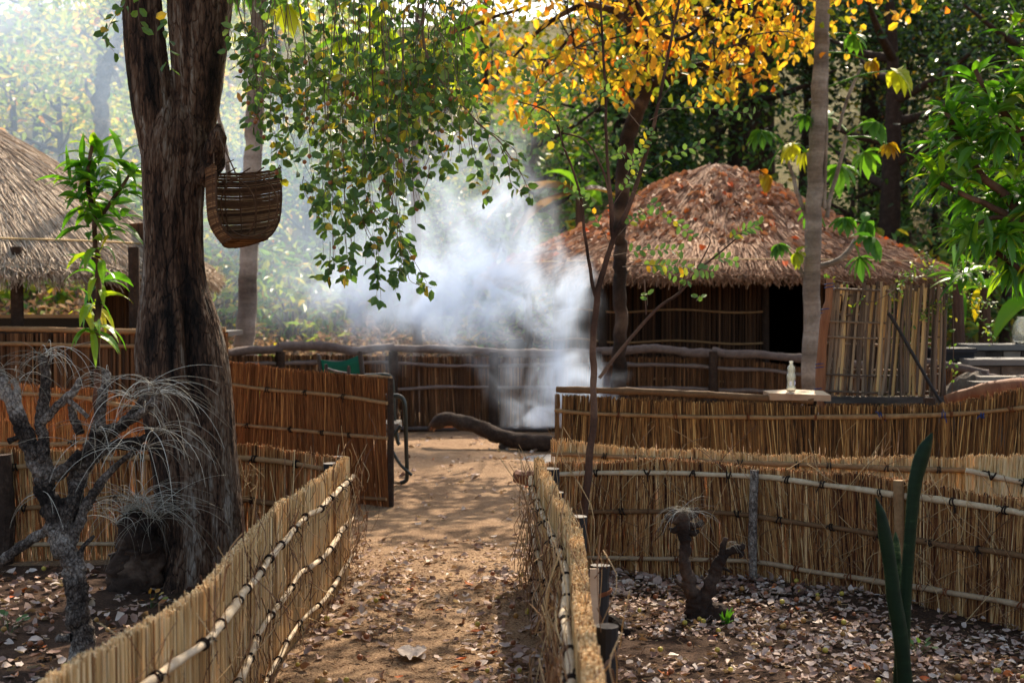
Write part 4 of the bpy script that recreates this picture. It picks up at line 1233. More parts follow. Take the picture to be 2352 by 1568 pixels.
# limbs above the picture, carrying the crown
lim = MB()
limb_ends = []
for (p0, p1, p2, r) in (((-2.2, 8.0, 5.0), (-3.2, 8.6, 5.9), (-4.6, 9.4, 6.3), .11), ((-2.2, 8, 5.0), (-1.7, 9.2, 6.0), (-1.0, 11, 6.6), .10), ((-2.2, 8, 4.9), (-2.6, 7.2, 5.8), (-3.3, 6.2, 6.3), .09),
                        ((-.75, 8.05, 4.8), (.6, 8.6, 5.7), (2.2, 9.3, 6.1), .11), ((-.75, 8.05, 4.8), (-.2, 7.2, 5.6), (.6, 6.2, 6.0), .09), ((-.75, 8.05, 4.8), (.2, 9.8, 6.0), (1.2, 11.6, 6.5), .09), ((-.75, 8.0, 4.7), (.2, 8.0, 4.9), (1.0, 7.8, 5.0), .05)):
    tube(lim, spline([p0, p1, p2], 16), np.linspace(r, r * .35, 16), 9, .45, bump=.2, bs=6)
    limb_ends.append((p1, p2))
lim.build("limb", m_bark, tree, smooth=True)


def cloud(mb, centres, per, spread, L, wd, v0, vs, mi=0, flat=.6, shape='oval', down=.3, fold=.2):
    c = np.repeat(np.asarray(centres, float), per, 0)
    n = len(c)
    c = c + rng.normal(0, 1, (n, 3)) * np.asarray(spread)
    ax = rng.normal(0, 1, (n, 3)); ax[:, 2] = ax[:, 2] * .5 - down
    nr = rng.normal(0, flat, (n, 3)); nr[:, 2] += 1
    leaves(mb, c, ax, nr, rng.uniform(.7, 1.25, n) * L, rng.uniform(.75, 1.2, n) * wd, np.clip(rng.normal(v0, vs, n), 0, 1), mi, fold=fold, curl=rng.uniform(0, .3, n), shape=shape)


cr = MB()
cen = []
while len(cen) < 430:
    x, y, z = rng.uniform(-6.5, 5.2), rng.uniform(4.6, 14.0), rng.uniform(3.9, 7.2)
    if z < 1.6 + .225 * y + .35: continue
    if vnoise(np.array([[x * .55, y * .55, z * .5]]), 61)[0] < .40: continue
    cen.append((x, y, z))
k_ = 0  # denser unseen leaf clusters, added above the frame to shade the near path
while k_ < 230:
    x, y, z = rng.uniform(-2.2, 4.6), rng.uniform(8.0, 13.6), rng.uniform(4.2, 6.2)
    if z < 1.6 + .225 * y + .3: continue
    if vnoise(np.array([[x * .9, y * .9, 7.0]]), 71)[0] < .3: continue
    cen.append((x, y, z)); k_ += 1
cloud(cr, cen, 46, (.27, .27, .18), .08, .056, .4, .2)

# hanging, leafy strands that reach into the picture
tw = MB()
def strand(pts, r0, r1, Y, nleaf, jy=.0, llen=.060, dens=None, seedv=None, side=1.0):
    P = spline([W(p[0], p[1], Y + (p[2] if len(p) > 2 else 0)) for p in pts], max(12, len(pts) * 7))
    P = P + (fbm(P * 5 + rng.uniform(0, 50), 2, 4)[:, None] - .5) * .03
    tube(tw, P, np.linspace(r0, r1, len(P)), 5, rng.uniform(.2, .8))
    if nleaf <= 0: return P
    t = np.sort(rng.uniform(.12, 1, nleaf)); t[-1] = 1
    i = t * (len(P) - 1); k = np.minimum(i.astype(int), len(P) - 2); f = (i - k)[:, None]
    c = P[k] * (1 - f) + P[k + 1] * f
    d = unit(P[k + 1] - P[k])
    sd = unit(np.cross(d, rng.normal(0, 1, (nleaf, 3))))
    ax = unit(d * .35 + sd * side + np.array([0, 0, -.35]))
    c = c + ax * .008
    yel = rng.uniform(0, 1, nleaf)
    v = np.where(yel < .045, rng.uniform(.85, 1, nleaf), np.where(yel < .17, rng.uniform(.66, .85, nleaf), rng.uniform(0, .62, nleaf)))
    leaves(cr, c, ax, rng.normal(0, .7, (nleaf, 3)) + [0, -.35, .6], llen * rng.uniform(.7, 1.2, nleaf), llen * .62 * rng.uniform(.8, 1.15, nleaf), v, fold=.16, curl=rng.uniform(-.1, .35, nleaf))
    return P


fruit_spots = []
def bottom(x):     # lower limit of the hanging foliage in the 2352 px view
    return np.interp(x, [530, 560, 600, 640, 690, 740, 800, 860, 910, 960, 1000, 1050, 1090], [215, 300, 385, 430, 470, 600, 660, 680, 640, 470, 400, 400, 300])
for i in range(108):
    x0 = rng.uniform(535, 1075)
    yb = bottom(x0) * rng.uniform(.55, 1.0)
    Y = rng.uniform(6.9, 8.3)
    if x0 < 690 and rng.uniform() < .35: continue
    drift = rng.normal(8, 16)
    P = strand([(x0 - drift + rng.normal(0, 60), -170), (x0 - drift + rng.normal(0, 22), -60), (x0 - drift * .5, yb * .3), (x0 + rng.normal(0, 8), yb * .65), (x0 + drift, yb)], .0030, .0011, Y, max(4, int((yb + 60) / 30 * rng.uniform(.8, 1.35))))
    for _ in range(2):
        if rng.uniform() < .55: fruit_spots.append(P[rng.integers(len(P) // 2, len(P))] + rng.normal(0, .012, 3) + [0, -.01, -.02])
    # side twigs
    for _ in range(rng.integers(1, 4)):
        k = rng.uniform(.25, .85); y1 = yb * k
        dx = rng.choice([-1, 1]) * rng.uniform(20, 60)
        if bottom(x0 + dx) < y1 + 60: continue
        strand([(x0, y1), (x0 + dx * .6, y1 + 12), (x0 + dx, y1 + rng.uniform(35, 80))], .0018, .0009, Y, rng.integers(3, 7))
# right wing
mainA = [(960, -80), (972, 0), (980, 110), (1018, 190), (1080, 262), (1150, 335), (1196, 400)]
strand(mainA, .010, .003, 7.5, 10)
for (a, n) in (([(1000, 60), (1060, 160), (1095, 260), (1115, 335)], 14), ([(1018, 190), (1045, 250), (1055, 330), (1050, 385)], 12), ([(1080, 262), (1085, 320), (1100, 380), (1095, 420)], 13), ([(1110, 295), (1130, 350), (1130, 420), (1108, 462)], 14),
               ([(1150, 335), (1170, 380), (1175, 420), (1205, 455)], 14), ([(1160, 345), (1190, 385), (1212, 430), (1218, 455)], 11), ([(1040, 215), (1000, 300), (985, 365), (960, 400)], 12), ([(985, 380), (978, 420), (962, 455)], 4),
               ([(1060, 240), (1030, 330), (1010, 380)], 9), ([(1120, 300), (1150, 318), (1185, 350), (1180, 385)], 10), ([(990, -40), (1040, 60), (1075, 150), (1090, 215)], 12)):
    strand(a, .003, .001, 7.5 + rng.normal(0, .12), n)
strand([(985, 120), (950, 160), (915, 200), (900, 260), (882, 330)], .007, .003, 7.3, 8)
strand([(840, -60), (850, 120), (870, 330), (905, 480), (930, 560), (978, 650)], .005, .0012, 7.3, 26)
for (a, n) in (([(760, 440), (790, 520), (800, 590), (790, 630)], 18), ([(800, 430), (850, 520), (872, 600), (870, 690)], 22), ([(860, 470), (900, 540), (925, 600), (905, 655)], 20), ([(740, 420), (735, 470), (745, 520), (780, 560)], 12), ([(905, 480), (915, 540), (935, 605)], 10), ([(700, 400), (712, 440), (740, 520)], 12), ([(940, 590), (960, 630), (985, 655)], 5), ([(760, 540), (755, 600), (748, 640)], 6)):
    for _ in range(2): strand([(x + rng.normal(0, 7), y + rng.normal(0, 7)) for x, y in a], .0022, .0009, 7.25 + rng.normal(0, .15), n)
# short strands left of and before the trunk
strand([(290, -30), (272, 20), (250, 60), (240, 95), (262, 118)], .0022, .001, 7.2, 10)
strand([(232, 28), (240, 36), (250, 45)], .0012, .0008, 7.2, 2)
strand([(300, -40), (292, 10), (282, 45)], .0018, .001, 7.2, 4)
strand([(400, -60), (385, 40), (388, 95), (388, 150)], .002, .001, 7.1, 8)
strand([(330, -60), (318, 10), (322, 60)], .0018, .001, 7.1, 5)
cr.build("crown", m_leaf, tree)
tw.build("twigs", m_twig, tree)
fb = MB()
for p in fruit_spots[:90]:
    lathe(fb, [(.0005, -.0125), (.008, -.0095), (.0125, 0), (.008, .0095), (.0005, .0125)], p, 8, rng.uniform(.3, .9))
hang = None
f_ = fb.build("hanging_fruit", m_fruit, tree, smooth=True)
f_["kind"] = "stuff"

# ------------------------------------------------------------------ basket on the trunk
BY = 7.72
bc = W(577, 470, BY)
bas = thing("woven_basket", "old brown woven cane basket hung by a cord from the stub on the big trunk", "basket", W(560, 560, BY))
m = mpp(BY)
yaw = math.radians(24)      # the mouth is turned towards the path
cw, sw = math.cos(yaw), math.sin(yaw)
def bpt(u, k):
    """u: 0..1 round the horseshoe from the right lip over the back to the left lip; k: 0 top .. 1 bottom"""
    k = k * .945
    hw = 72 * m * (math.sqrt(max(0.0, 1 - max(0, (k - .32) / .68) ** 3.2)))
    dp = 125 * m * (.55 + .45 * math.sqrt(max(0, 1 - k ** 2.4)))
    a = math.pi * u
    x = hw * math.cos(a)
    y = dp * (math.sin(a) ** .8)
    if u > .5: x *= 1.08; y *= 1.05
    z = W(560, 382 + 176 * k, BY)[2] - bc[2] - .032 * math.sin(a) * k ** 2 - .012 * math.sin(a)
    X = x * cw - y * .65; Yy = x * sw + y * cw
    return np.array([bc[0] + X, BY + Yy - .02, bc[2] + z])
wv = MB()
NK = 92
for i in range(NK):
    k = (i + .5) / NK * .99
    a0 = rng.uniform(-.02, .015); a1 = 1 + rng.uniform(-.015, .03)
    us = np.linspace(a0, a1, 22)
    P = np.array([bpt(min(max(u, 0), 1), k) + (np.array([cw, sw, 0]) * 0) for u in us])
    P[:, 2] += (vnoise(np.stack([us * 9, us * 0 + i * .2, us * 0], -1), 3) - .5) * .005
    P = P + np.array([0, 0, 1]) * rng.normal(0, .001)
    tube(wv, P, .0029 * rng.uniform(.85, 1.2), 5, float(np.clip(rng.normal(.5, .22), 0, 1)), squash=1.2)
wv.build("weave", m_basket, bas)
for u in (.02, .1, .22, .36, .5, .62, .74, .86, .97):
    mb = MB(); tube(mb, np.array([bpt(u, k) + [0, -.004, 0] for k in np.linspace(-.04, .985, 16)]), .0036, 6, .4, bump=.2, bs=60); mb.build("rib", m_basket, bas)
mb = MB(); tube(mb, np.array([bpt(0, k) for k in np.linspace(.12, .99, 22)] + [bpt(1, k) for k in np.linspace(.99, .1, 22)]) + [0, -.006, 0], .0062, 7, .15, bump=.5, bs=90); mb.build("rim", m_basket, bas)
mb = MB(); tube(mb, np.array([bpt(u, .985) * [1, 1, 1] for u in np.linspace(0, 1, 26)]) + [0, 0, -.004], .006, 7, .3, bump=.4, bs=90); mb.build("bottom_rim", m_basket, bas)
bt_ = MB()
for k in np.linspace(.93, .99, 6):
    for u in np.linspace(.04, .48, 18):
        tube(bt_, [bpt(u, k), bpt(1 - u, k)], .0030, 4, rng.uniform(.2, .8))
bt_.build("base_weave", m_basket, bas)
for (px, py, yo, rx, rz_, tl) in ((572, 472, -.035, 68, 70, .25), (532, 484, .05, 60, 72, .35)):
    mb = MB(); th = np.linspace(0, 2 * np.pi, 40); c = W(px, py, BY + yo)
    tube(mb, np.stack([c[0] + rx * m * np.cos(th), c[1] - tl * rx * m * np.cos(th), c[2] + rz_ * m * np.sin(th)], -1), .0048, 6, .25, bump=.5, bs=90)
    mb.build("hoop", m_basket, bas)
rp = MB()
tube(rp, spline([W(494, 318, 7.80), W(500, 300, 7.77), W(506, 318, 7.78), W(520, 350, 7.79), W(538, 390, 7.8), W(545, 408, 7.82)], 24), .0042, 6, .5, bump=.4, bs=60)
tube(rp, spline([W(491, 352, 7.82), W(492, 385, 7.82), W(494, 405, 7.83)], 8), .0038, 6, .5, bump=.4, bs=60)
tube(rp, spline([W(520, 372, 7.78), W(521, 395, 7.75), W(520, 420, 7.72)], 8), .003, 5, .6)
tube(rp, spline([W(512, 335, 7.78), W(515, 362, 7.76), W(522, 368, 7.76), W(516, 384, 7.76), W(508, 392, 7.76)], 14), .0009, 4, .9)
tube(rp, [W(520, 374, 7.77), W(537, 366, 7.76)], .003, 5, .5)
rp.build("hanging_cord", m_twig, bas)

# ------------------------------------------------------------------ grey stumpy plants with grass tufts
def branches(root, name, mat, specs, Y, seg=11, bump=.34, bs=22, dens=7, rs=1.0):
    mb = MB()
    for sp in specs:
        P = [W(p[0], p[1], Y + (p[3] if len(p) > 3 else 0)) for p in sp]
        r = [p[2] * mpp(Y) * rs for p in sp]
        n = max(14, len(sp) * dens)
        C = spline(np.column_stack([P, r]), n)
        C[:, :3] += (fbm(C[:, :3] * 9, 2, 5)[:, None] - .5) * np.maximum(C[:, 3:4], .005) * 1.0
        tube(mb, C[:, :3], np.maximum(C[:, 3], .002), seg, np.clip(.5 + (fbm(C[:, :3] * 7, 2, 8).repeat(seg) - .5) * 1.4, 0, 1), bump=bump, bs=bs, seed=int(sp[0][0]), cap_v=.2)
    return mb.build(name, mat, root, smooth=True)


def tuft(mb, c, n, L, up=.6, spread=1.0, r=.0019, droop=1.6, back=0.0):
    for _ in range(max(5, int(n * .72))):
        a = rng.uniform(0, 2 * np.pi)
        d = unit(np.array([math.cos(a) * spread, math.sin(a) * spread * .8, up + rng.normal(0, .35)]))
        ln = L * rng.uniform(.45, 1.25)
        p = np.array(c) + rng.normal(0, .008, 3); P = [p]
        dd = d.copy(); k = 9; dr = droop * rng.uniform(.5, 1.4)
        tw_ = rng.normal(0, .25, 3)
        for i in range(k):
            dd = unit(dd + np.array([0, 0, -dr / k]) + tw_ / k)
            P.append(P[-1] + dd * ln / k)
        tube(mb, P, np.linspace(r, r * .35, k + 1) * rng.uniform(.7, 1.2), 3, rng.uniform(.2, 1))


st = thing("stumpy_plant", "gnarled grey many-branched stumpy plant with silver grass tufts, left foreground", "plant", W(185, 1540, 6.15) * [1, 1, 0])
branches(st, "trunk", m_greybark, [
    [(188, 1600, 40), (185, 1545, 36), (180, 1430, 35), (166, 1300, 34), (140, 1200, 34), (112, 1120, 30), (92, 1080, 26), (62, 1020, 24), (32, 950, 22), (10, 890, 20), (-12, 840, 15)],
    [(100, 1110, 24), (98, 1030, 20), (92, 950, 18, .03), (108, 885, 16, .04), (104, 832, 15, .04), (98, 815, 9, .04)],
    [(95, 970, 14), (140, 922, 13), (170, 897, 12), (187, 868, 8)], [(146, 908, 8), (185, 942, 7), (202, 958, 5)],
    [(60, 985, 12), (42, 930, 11), (38, 885, 10), (26, 872, 9)], [(50, 1000, 9), (20, 1012, 8)],
    [(148, 1240, 28), (165, 1160, 26), (185, 1085, 28, .05), (214, 1024, 26, .06), (230, 962, 18, .06), (235, 905, 15, .06), (242, 860, 13, .06), (240, 846, 7, .06)],
    [(214, 1028, 18, .06), (258, 990, 18, .08), (300, 958, 16, .1), (332, 912, 12, .1), (346, 885, 9, .1)],
    [(220, 1045, 16, .05), (270, 1018, 15, .04), (326, 1008, 12, .02), (352, 985, 9, 0)], [(210, 1000, 16, .05), (280, 975, 14, 0), (345, 930, 13, -.03), (358, 905, 10, -.03)],
    [(270, 1020, 12, .04), (300, 1026, 11, .05), (338, 1024, 9, .05)],
    [(165, 1150, 15), (130, 1150, 14), (100, 1130, 15)], [(180, 1000, 12, .03), (172, 965, 13, .03), (164, 930, 12, .03)],
    [(150, 1290, 20), (178, 1215, 18), (196, 1165, 16), (222, 1120, 14), (262, 1072, 11), (310, 1036, 8)],
    [(176, 1290, 13), (192, 1255, 8), (216, 1228, 5)], [(120, 1210, 14), (60, 1245, 15), (0, 1288, 14), (-60, 1310, 13)],
    [(160, 1465, 14), (140, 1465, 13), (128, 1470, 8)], [(100, 1085, 28), (130, 1090, 20), (190, 1040, 18)]], 6.15, seg=18, dens=18, bump=.5, bs=34, rs=.76)
mb = MB()
for (x, y, n, L, dy) in ((-5, 850, 20, .28, 0), (38, 870, 16, .26, 0), (100, 815, 26, .30, .04), (110, 830, 14, .3, .04), (187, 868, 7, .2, 0), (240, 850, 8, .28, .06), (300, 905, 26, .3, .08), (346, 885, 30, .32, .1), (357, 905, 26, .34, -.03), (330, 940, 22, .36, 0), (352, 985, 22, .38, 0),
                         (218, 985, 22, .28, 0), (338, 1024, 18, .40, .04), (95, 1130, 12, .25, 0), (170, 1010, 10, .26, 0), (300, 1030, 14, .4, .03), (310, 1036, 12, .32, .02)):
    tuft(mb, W(x, y, 6.13 + dy), n, L, up=.55, droop=2.1)
mb.build("grass_tuft", m_blade, st)

s2 = thing("stumpy_plant", "short dark stump under a shock of pale grass, beside the big trunk", "plant", W(310, 1350, 7.75) * [1, 1, 0])
branches(s2, "trunk", m_darkbark, [[(290, 1400, 34), (288, 1340, 32), (288, 1260, 30), (292, 1190, 26), (294, 1165, 14)], [(336, 1400, 40), (338, 1350, 36), (340, 1280, 32), (346, 1200, 28), (350, 1170, 14)], [(310, 1390, 46), (312, 1330, 42), (318, 1260, 34), (322, 1190, 26)], [(262, 1270, 16), (268, 1330, 20), (262, 1390, 22)]], 7.75, seg=18, dens=18, bump=.6, bs=26, rs=.9)
mb = MB()
for (x, y, n, L) in ((288, 1175, 55, .42), (345, 1180, 60, .44), (318, 1165, 55, .44), (265, 1200, 30, .36), (365, 1190, 26, .44)):
    tuft(mb, W(x, y, 7.7), n, L, up=.95, spread=.95, r=.0015, droop=2.0)
mb.build("grass_tuft", m_blade, s2)

s3 = thing("stumpy_plant", "small dark forked stumpy plant with a wispy tuft in the right bed", "plant", W(1605, 1430, 7.07) * [1, 1, 0])
branches(s3, "trunk", m_darkbark, [
    [(1608, 1460, 40), (1604, 1425, 34), (1596, 1385, 27), (1584, 1335, 19), (1575, 1295, 16), (1574, 1250, 15), (1572, 1215, 17), (1568, 1190, 20), (1566, 1168, 10)],
    [(1608, 1440, 30), (1616, 1390, 23), (1632, 1335, 18), (1650, 1292, 15), (1668, 1270, 12), (1688, 1260, 11), (1702, 1256, 10), (1708, 1248, 6)],
    [(1570, 1195, 13), (1545, 1192, 11), (1528, 1182, 7)], [(1572, 1205, 10), (1596, 1205, 10), (1616, 1196, 6)], [(1570, 1192, 11), (1592, 1180, 10), (1604, 1166, 7)], [(1566, 1205, 9), (1548, 1216, 8), (1536, 1212, 5)], [(1560, 1190, 10), (1548, 1172, 8), (1540, 1166, 5)],
    [(1576, 1215, 8), (1592, 1222, 8), (1606, 1218, 5)], [(1660, 1282, 11), (1662, 1255, 9), (1668, 1234, 6)], [(1690, 1262, 9), (1704, 1268, 7), (1700, 1278, 4)], [(1645, 1300, 7), (1668, 1306, 4), (1680, 1314, 2)], [(1585, 1345, 9), (1562, 1342, 6), (1548, 1330, 3)]], 7.07, seg=14, dens=16, bump=.5, bs=44, rs=.86)
mb = MB()
tuft(mb, W(1566, 1172, 7.05), 46, .21, up=.5, r=.0011, droop=2.0); tuft(mb, W(1590, 1178, 7.05), 20, .2, up=.7, r=.0011, droop=1.8); tuft(mb, W(1672, 1248, 7.05), 12, .15, up=.5, r=.001, droop=2.3)
mb.build("grass_tuft", m_blade, s3)
rock("soil_clod", "dark mossy clod of earth at the foot of the small forked plant", W(1650, 1425, 7.05) * [1, 1, 0] + [0, 0, .02], (.075, .07, .075), 5, m_darkbark)
mb = MB()
c = W(1668, 1432, 6.95)
for k in range(9): long_leaf(mb, [c[0] + rng.normal(0, .008), 6.95, .01], rng.normal(0, .4, 3) + [0, 0, 1], rng.uniform(.05, .1), .022, rng.uniform(.3, .6), droop=.8)
tag(mb.build("green_sprout", m_mango), "small bright green sprout beside the small forked plant", "sprout")

# snake plant
sp_ = thing("snake_plant", "tall dark green snake plant with three sword leaves, right foreground", "plant", W(2078, 1735, 5.0) * [1, 1, 0])
def sword(pts, Y, v, notch=()):
    """pts: (py, left px, right px)"""
    A = spline(sorted([(p[0], p[1], p[2]) for p in pts], key=lambda q: -q[0]), 60)
    mb = MB(); seg = 14; V = []
    for py, l, r in A:
        a, b = W(l, py, Y), W(r, py, Y); c = (a + b) / 2; w = (b[0] - a[0]) / 2
        for k in range(seg):
            t = 2 * math.pi * k / seg
            V.append([c[0] + w * math.cos(t), Y + w * .42 * math.sin(t) + .3 * w * (math.cos(t) ** 2), c[2]])
    V = np.array(V)
    i = np.arange(59)[:, None] * seg; j = np.arange(seg)[None]; k = (j + 1) % seg
    edge = np.where(np.abs(np.cos(np.arange(seg) * 2 * np.pi / seg)) > .95, .3, 0)
    mb.add(V, np.stack([i + j, i + k, i + seg + k, i + seg + j], -1).reshape(-1, 4), np.tile(v + edge, 60))
    return mb.build("leaf", m_sansev, sp_, smooth=True)
sword([(1760, 2052, 2096), (1568, 2052, 2092), (1400, 2064, 2094), (1250, 2076, 2104), (1120, 2086, 2118), (1060, 2097, 2134), (1025, 2110, 2142), (1004, 2128, 2144), (992, 2140, 2143)], 5.0, .36)
sword([(1760, 2060, 2110), (1568, 2062, 2098), (1450, 2050, 2086), (1380, 2038, 2074), (1300, 2030, 2062), (1230, 2018, 2050), (1180, 2014, 2036), (1155, 2011, 2022), (1140, 2010, 2012)], 4.93, .30)
sword([(1760, 2060, 2090), (1568, 2060, 2084), (1400, 2054, 2076), (1300, 2050, 2072), (1250, 2050, 2068), (1230, 2053, 2062), (1220, 2056, 2058)], 5.06, .62)

# ------------------------------------------------------------------ sapling
sa = thing("sapling", "slender bare-stemmed sapling with a few round leaves, rising behind the right path fence", "tree", W(1330, 1335, 7.8) * [1, 1, 0])
SPY = 7.8
branches(sa, "trunk", m_redbark, [
    [(1326, 1400, 13), (1330, 1320, 12), (1340, 1200, 11.5), (1354, 1060, 11), (1364, 940, 10), (1362, 850, 9.5), (1366, 740, 9), (1376, 660, 8.5), (1394, 590, 7.5), (1412, 540, 7.5), (1442, 480, 7), (1482, 360, 6), (1512, 240, 5), (1536, 120, 4.5), (1560, 0, 4), (1578, -90, 3.5)],
    [(1408, 545, 6), (1404, 460, 5), (1394, 350, 4.5), (1390, 200, 4), (1382, 60, 3.5), (1378, -60, 3)],
    [(1372, 690, 6), (1357, 630, 5), (1346, 560, 4.5), (1338, 480, 4), (1326, 420, 3.5), (1296, 340, 3), (1266, 262, 2.5), (1190, 232, 1.5)],
    [(1406, 540, 4), (1396, 430, 3.5), (1376, 372, 3), (1344, 322, 2.5), (1292, 304, 1.8)],
    [(1376, 868, 5), (1420, 810, 5), (1505, 712, 4.5), (1560, 672, 4), (1602, 622, 3.5), (1660, 574, 2.5), (1705, 535, 1.6)], [(1484, 722, 2.5), (1480, 640, 1.8)], [(1590, 635, 2), (1630, 560, 1.6), (1622, 540, 1)],
    [(1560, 675, 2), (1575, 620, 1.5)], [(1376, 60, 2.5), (1352, 40, 2), (1345, 0, 1.5)], [(1389, 100, 2), (1371, 60, 1.5), (1364, 15, 1)]], SPY, seg=8, bump=.16, bs=30, rs=.84)
lf = MB(); tg = MB()
def spray(a, b, n, yo=0.0, L=.043, sag=8):
    n = int(n * 1.25)
    A, B = W(a[0], a[1], SPY + yo), W(b[0], b[1], SPY + yo + rng.normal(0, .08))
    mid = (A + B) / 2 + [0, 0, sag * mpp(SPY)]
    P = spline([A, mid, B], 12); tube(tg, P, np.linspace(.0022, .0008, 12), 4, .6)
    t = np.linspace(.3, 1, n); i = t * 11; k = np.minimum(i.astype(int), 10); f = (i - k)[:, None]
    c = P[k] * (1 - f) + P[k + 1] * f; d = unit(P[k + 1] - P[k])
    sg = np.where(np.arange(n) % 2, 1.0, -1.0)[:, None]
    up = unit(np.cross(d, [0.1, -1, .2]))
    ax = unit(d * .5 + up * sg * .8 + rng.normal(0, .25, (n, 3)))
    leaves(lf, c, ax, rng.normal(0, .4, (n, 3)) + [0, -.8, .5], L * rng.uniform(.8, 1.25, n), L * .62 * rng.uniform(.85, 1.1, n), np.clip(rng.choice([.3, .6, .9], n, p=[.55, .33, .12]) + rng.normal(0, .08, n), 0, 1), fold=.08, curl=.1)
for a, b, n in (((1398, 588), (1565, 575), 15), ((1430, 612), (1640, 622), 20), ((1650, 570), (1745, 515), 12), ((1492, 276), (1665, 200), 10), ((1478, 402), (1610, 330), 9), ((1265, 262), (1195, 160), 10), ((1290, 325), (1270, 205), 15), ((1300, 345), (1215, 288), 12), ((1344, 322), (1240, 262), 9),
                ((1470, 290), (1375, 195), 13), ((1420, 440), (1500, 300), 14), ((1400, 560), (1330, 440), 9), ((1452, 440), (1590, 545), 14), ((1408, 470), (1480, 380), 10), ((1440, 600), (1570, 640), 10), ((1505, 250), (1730, 262), 12), ((1420, 540), (1490, 480), 9), ((1392, 250), (1290, 196), 8), ((1396, 180), (1470, 130), 7), ((1510, 240), (1600, 130), 7), ((1338, 470), (1290, 420), 7), ((1376, 380), (1440, 350), 7), ((1620, 600), (1690, 600), 7)):
    spray(a, b, n, rng.normal(0, .06))
for (x, y) in ((1487, 700), (1560, 665), (1600, 690), (1330, 470), (1290, 300), (1455, 150), (1585, 640), (1500, 632)): spray((x, y), (x + rng.uniform(-30, 40), y - rng.uniform(5, 30)), 3)
lf.build("leaves", m_sapleaf, sa); tg.build("twigs", m_twig, sa)["kind"] = "stuff"

# ------------------------------------------------------------------ mango saplings
def whorl(mb, c, d, n, L, wd, v0=.4, vs=.25, droop=.9, spread=.9):
    d = unit(np.asarray(d, float)); a = unit(np.cross(d, [.3, .2, .9] if abs(d[2]) < .9 else [1, 0, 0])); b = np.cross(d, a)
    for k in range(n):
        t = k * 2.4 + rng.normal(0, .3); q = rng.uniform(.25, 1.0)
        dd = d * (1.1 - q * .8) + (a * math.cos(t) + b * math.sin(t)) * spread * (.4 + q * .7)
        long_leaf(mb, np.asarray(c) - d * q * .15, dd, L * rng.uniform(.65, 1.15), wd * rng.uniform(.8, 1.15), float(np.clip(rng.normal(v0, vs), 0, 1)), droop=droop * rng.uniform(.6, 1.4))


MY = 10.35
ma = thing("mango_sapling", "young tree with long drooping green leaves before the grey thatched shelter", "tree", W(222, 1330, MY) * [1, 1, 0])
branches(ma, "trunk", m_redbark, [[(224, 1420, 12), (222, 1330, 11), (222, 1150, 10), (222, 1000, 9), (222, 800, 8), (226, 640, 7), (222, 560, 6), (212, 480, 6), (203, 430, 5.5), (204, 380, 5), (213, 330, 4)], [(218, 520, 5), (250, 470, 4.5), (285, 420, 4), (310, 380, 3)]], MY, seg=9, bump=.12)
mb = MB()
for (x, y, n, L, dx) in ((213, 335, 15, .25, 0), (200, 385, 12, .24, -.5), (215, 420, 10, .24, .3), (310, 380, 12, .24, .4), (285, 425, 10, .24, .6), (205, 455, 10, .22, -.4), (240, 480, 8, .24, .5), (225, 560, 8, .26, 0), (222, 620, 10, .26, 0), (224, 680, 11, .27, .1), (224, 735, 11, .27, .1), (250, 520, 7, .24, .5), (170, 440, 7, .22, -.6), (150, 400, 6, .22, -.7), (265, 440, 8, .24, .3), (180, 360, 10, .24, -.6), (240, 350, 10, .24, .5), (170, 400, 9, .24, -.7), (235, 400, 9, .24, .4), (285, 350, 9, .24, .5), (190, 490, 8, .24, -.4), (290, 480, 8, .24, .6)):
    low = y > 550
    whorl(mb, W(x, y, MY + rng.normal(0, .05)), (dx, -.1, 1.0 if not low else .15), int(n * .95), L * 1.08, .062, .45 if not low else .62, .22, droop=1.0 if not low else 2.2, spread=1.0 if not low else .7)
mb.build("leaves", m_mango, ma)

MR = 9.4
mr = thing("mango_tree", "leafy tree with long bright green leaves reaching in from the right edge", "tree", W(2520, 1400, MR) * [1, 1, 0])
branches(mr, "trunk", m_redbark, [[(2540, 1500, 34), (2530, 1200, 30), (2510, 950, 26), (2470, 700, 22), (2400, 560, 16), (2310, 450, 11), (2245, 390, 9), (2205, 330, 8), (2185, 280, 7), (2165, 240, 5)],
                                  [(2470, 700, 18), (2440, 560, 13), (2400, 400, 10), (2350, 320, 9), (2300, 250, 8), (2255, 190, 6), (2240, 160, 5)], [(2360, 520, 10), (2290, 480, 8), (2210, 445, 6), (2160, 420, 5)],
                                  [(2400, 420, 10), (2420, 300, 8), (2400, 200, 6), (2370, 120, 5)], [(2450, 650, 12), (2380, 640, 9), (2320, 600, 7), (2260, 560, 5)], [(2400, 560, 9), (2300, 500, 6), (2230, 520, 4)]], MR, seg=9, bump=.12, bs=14)
mb = MB()
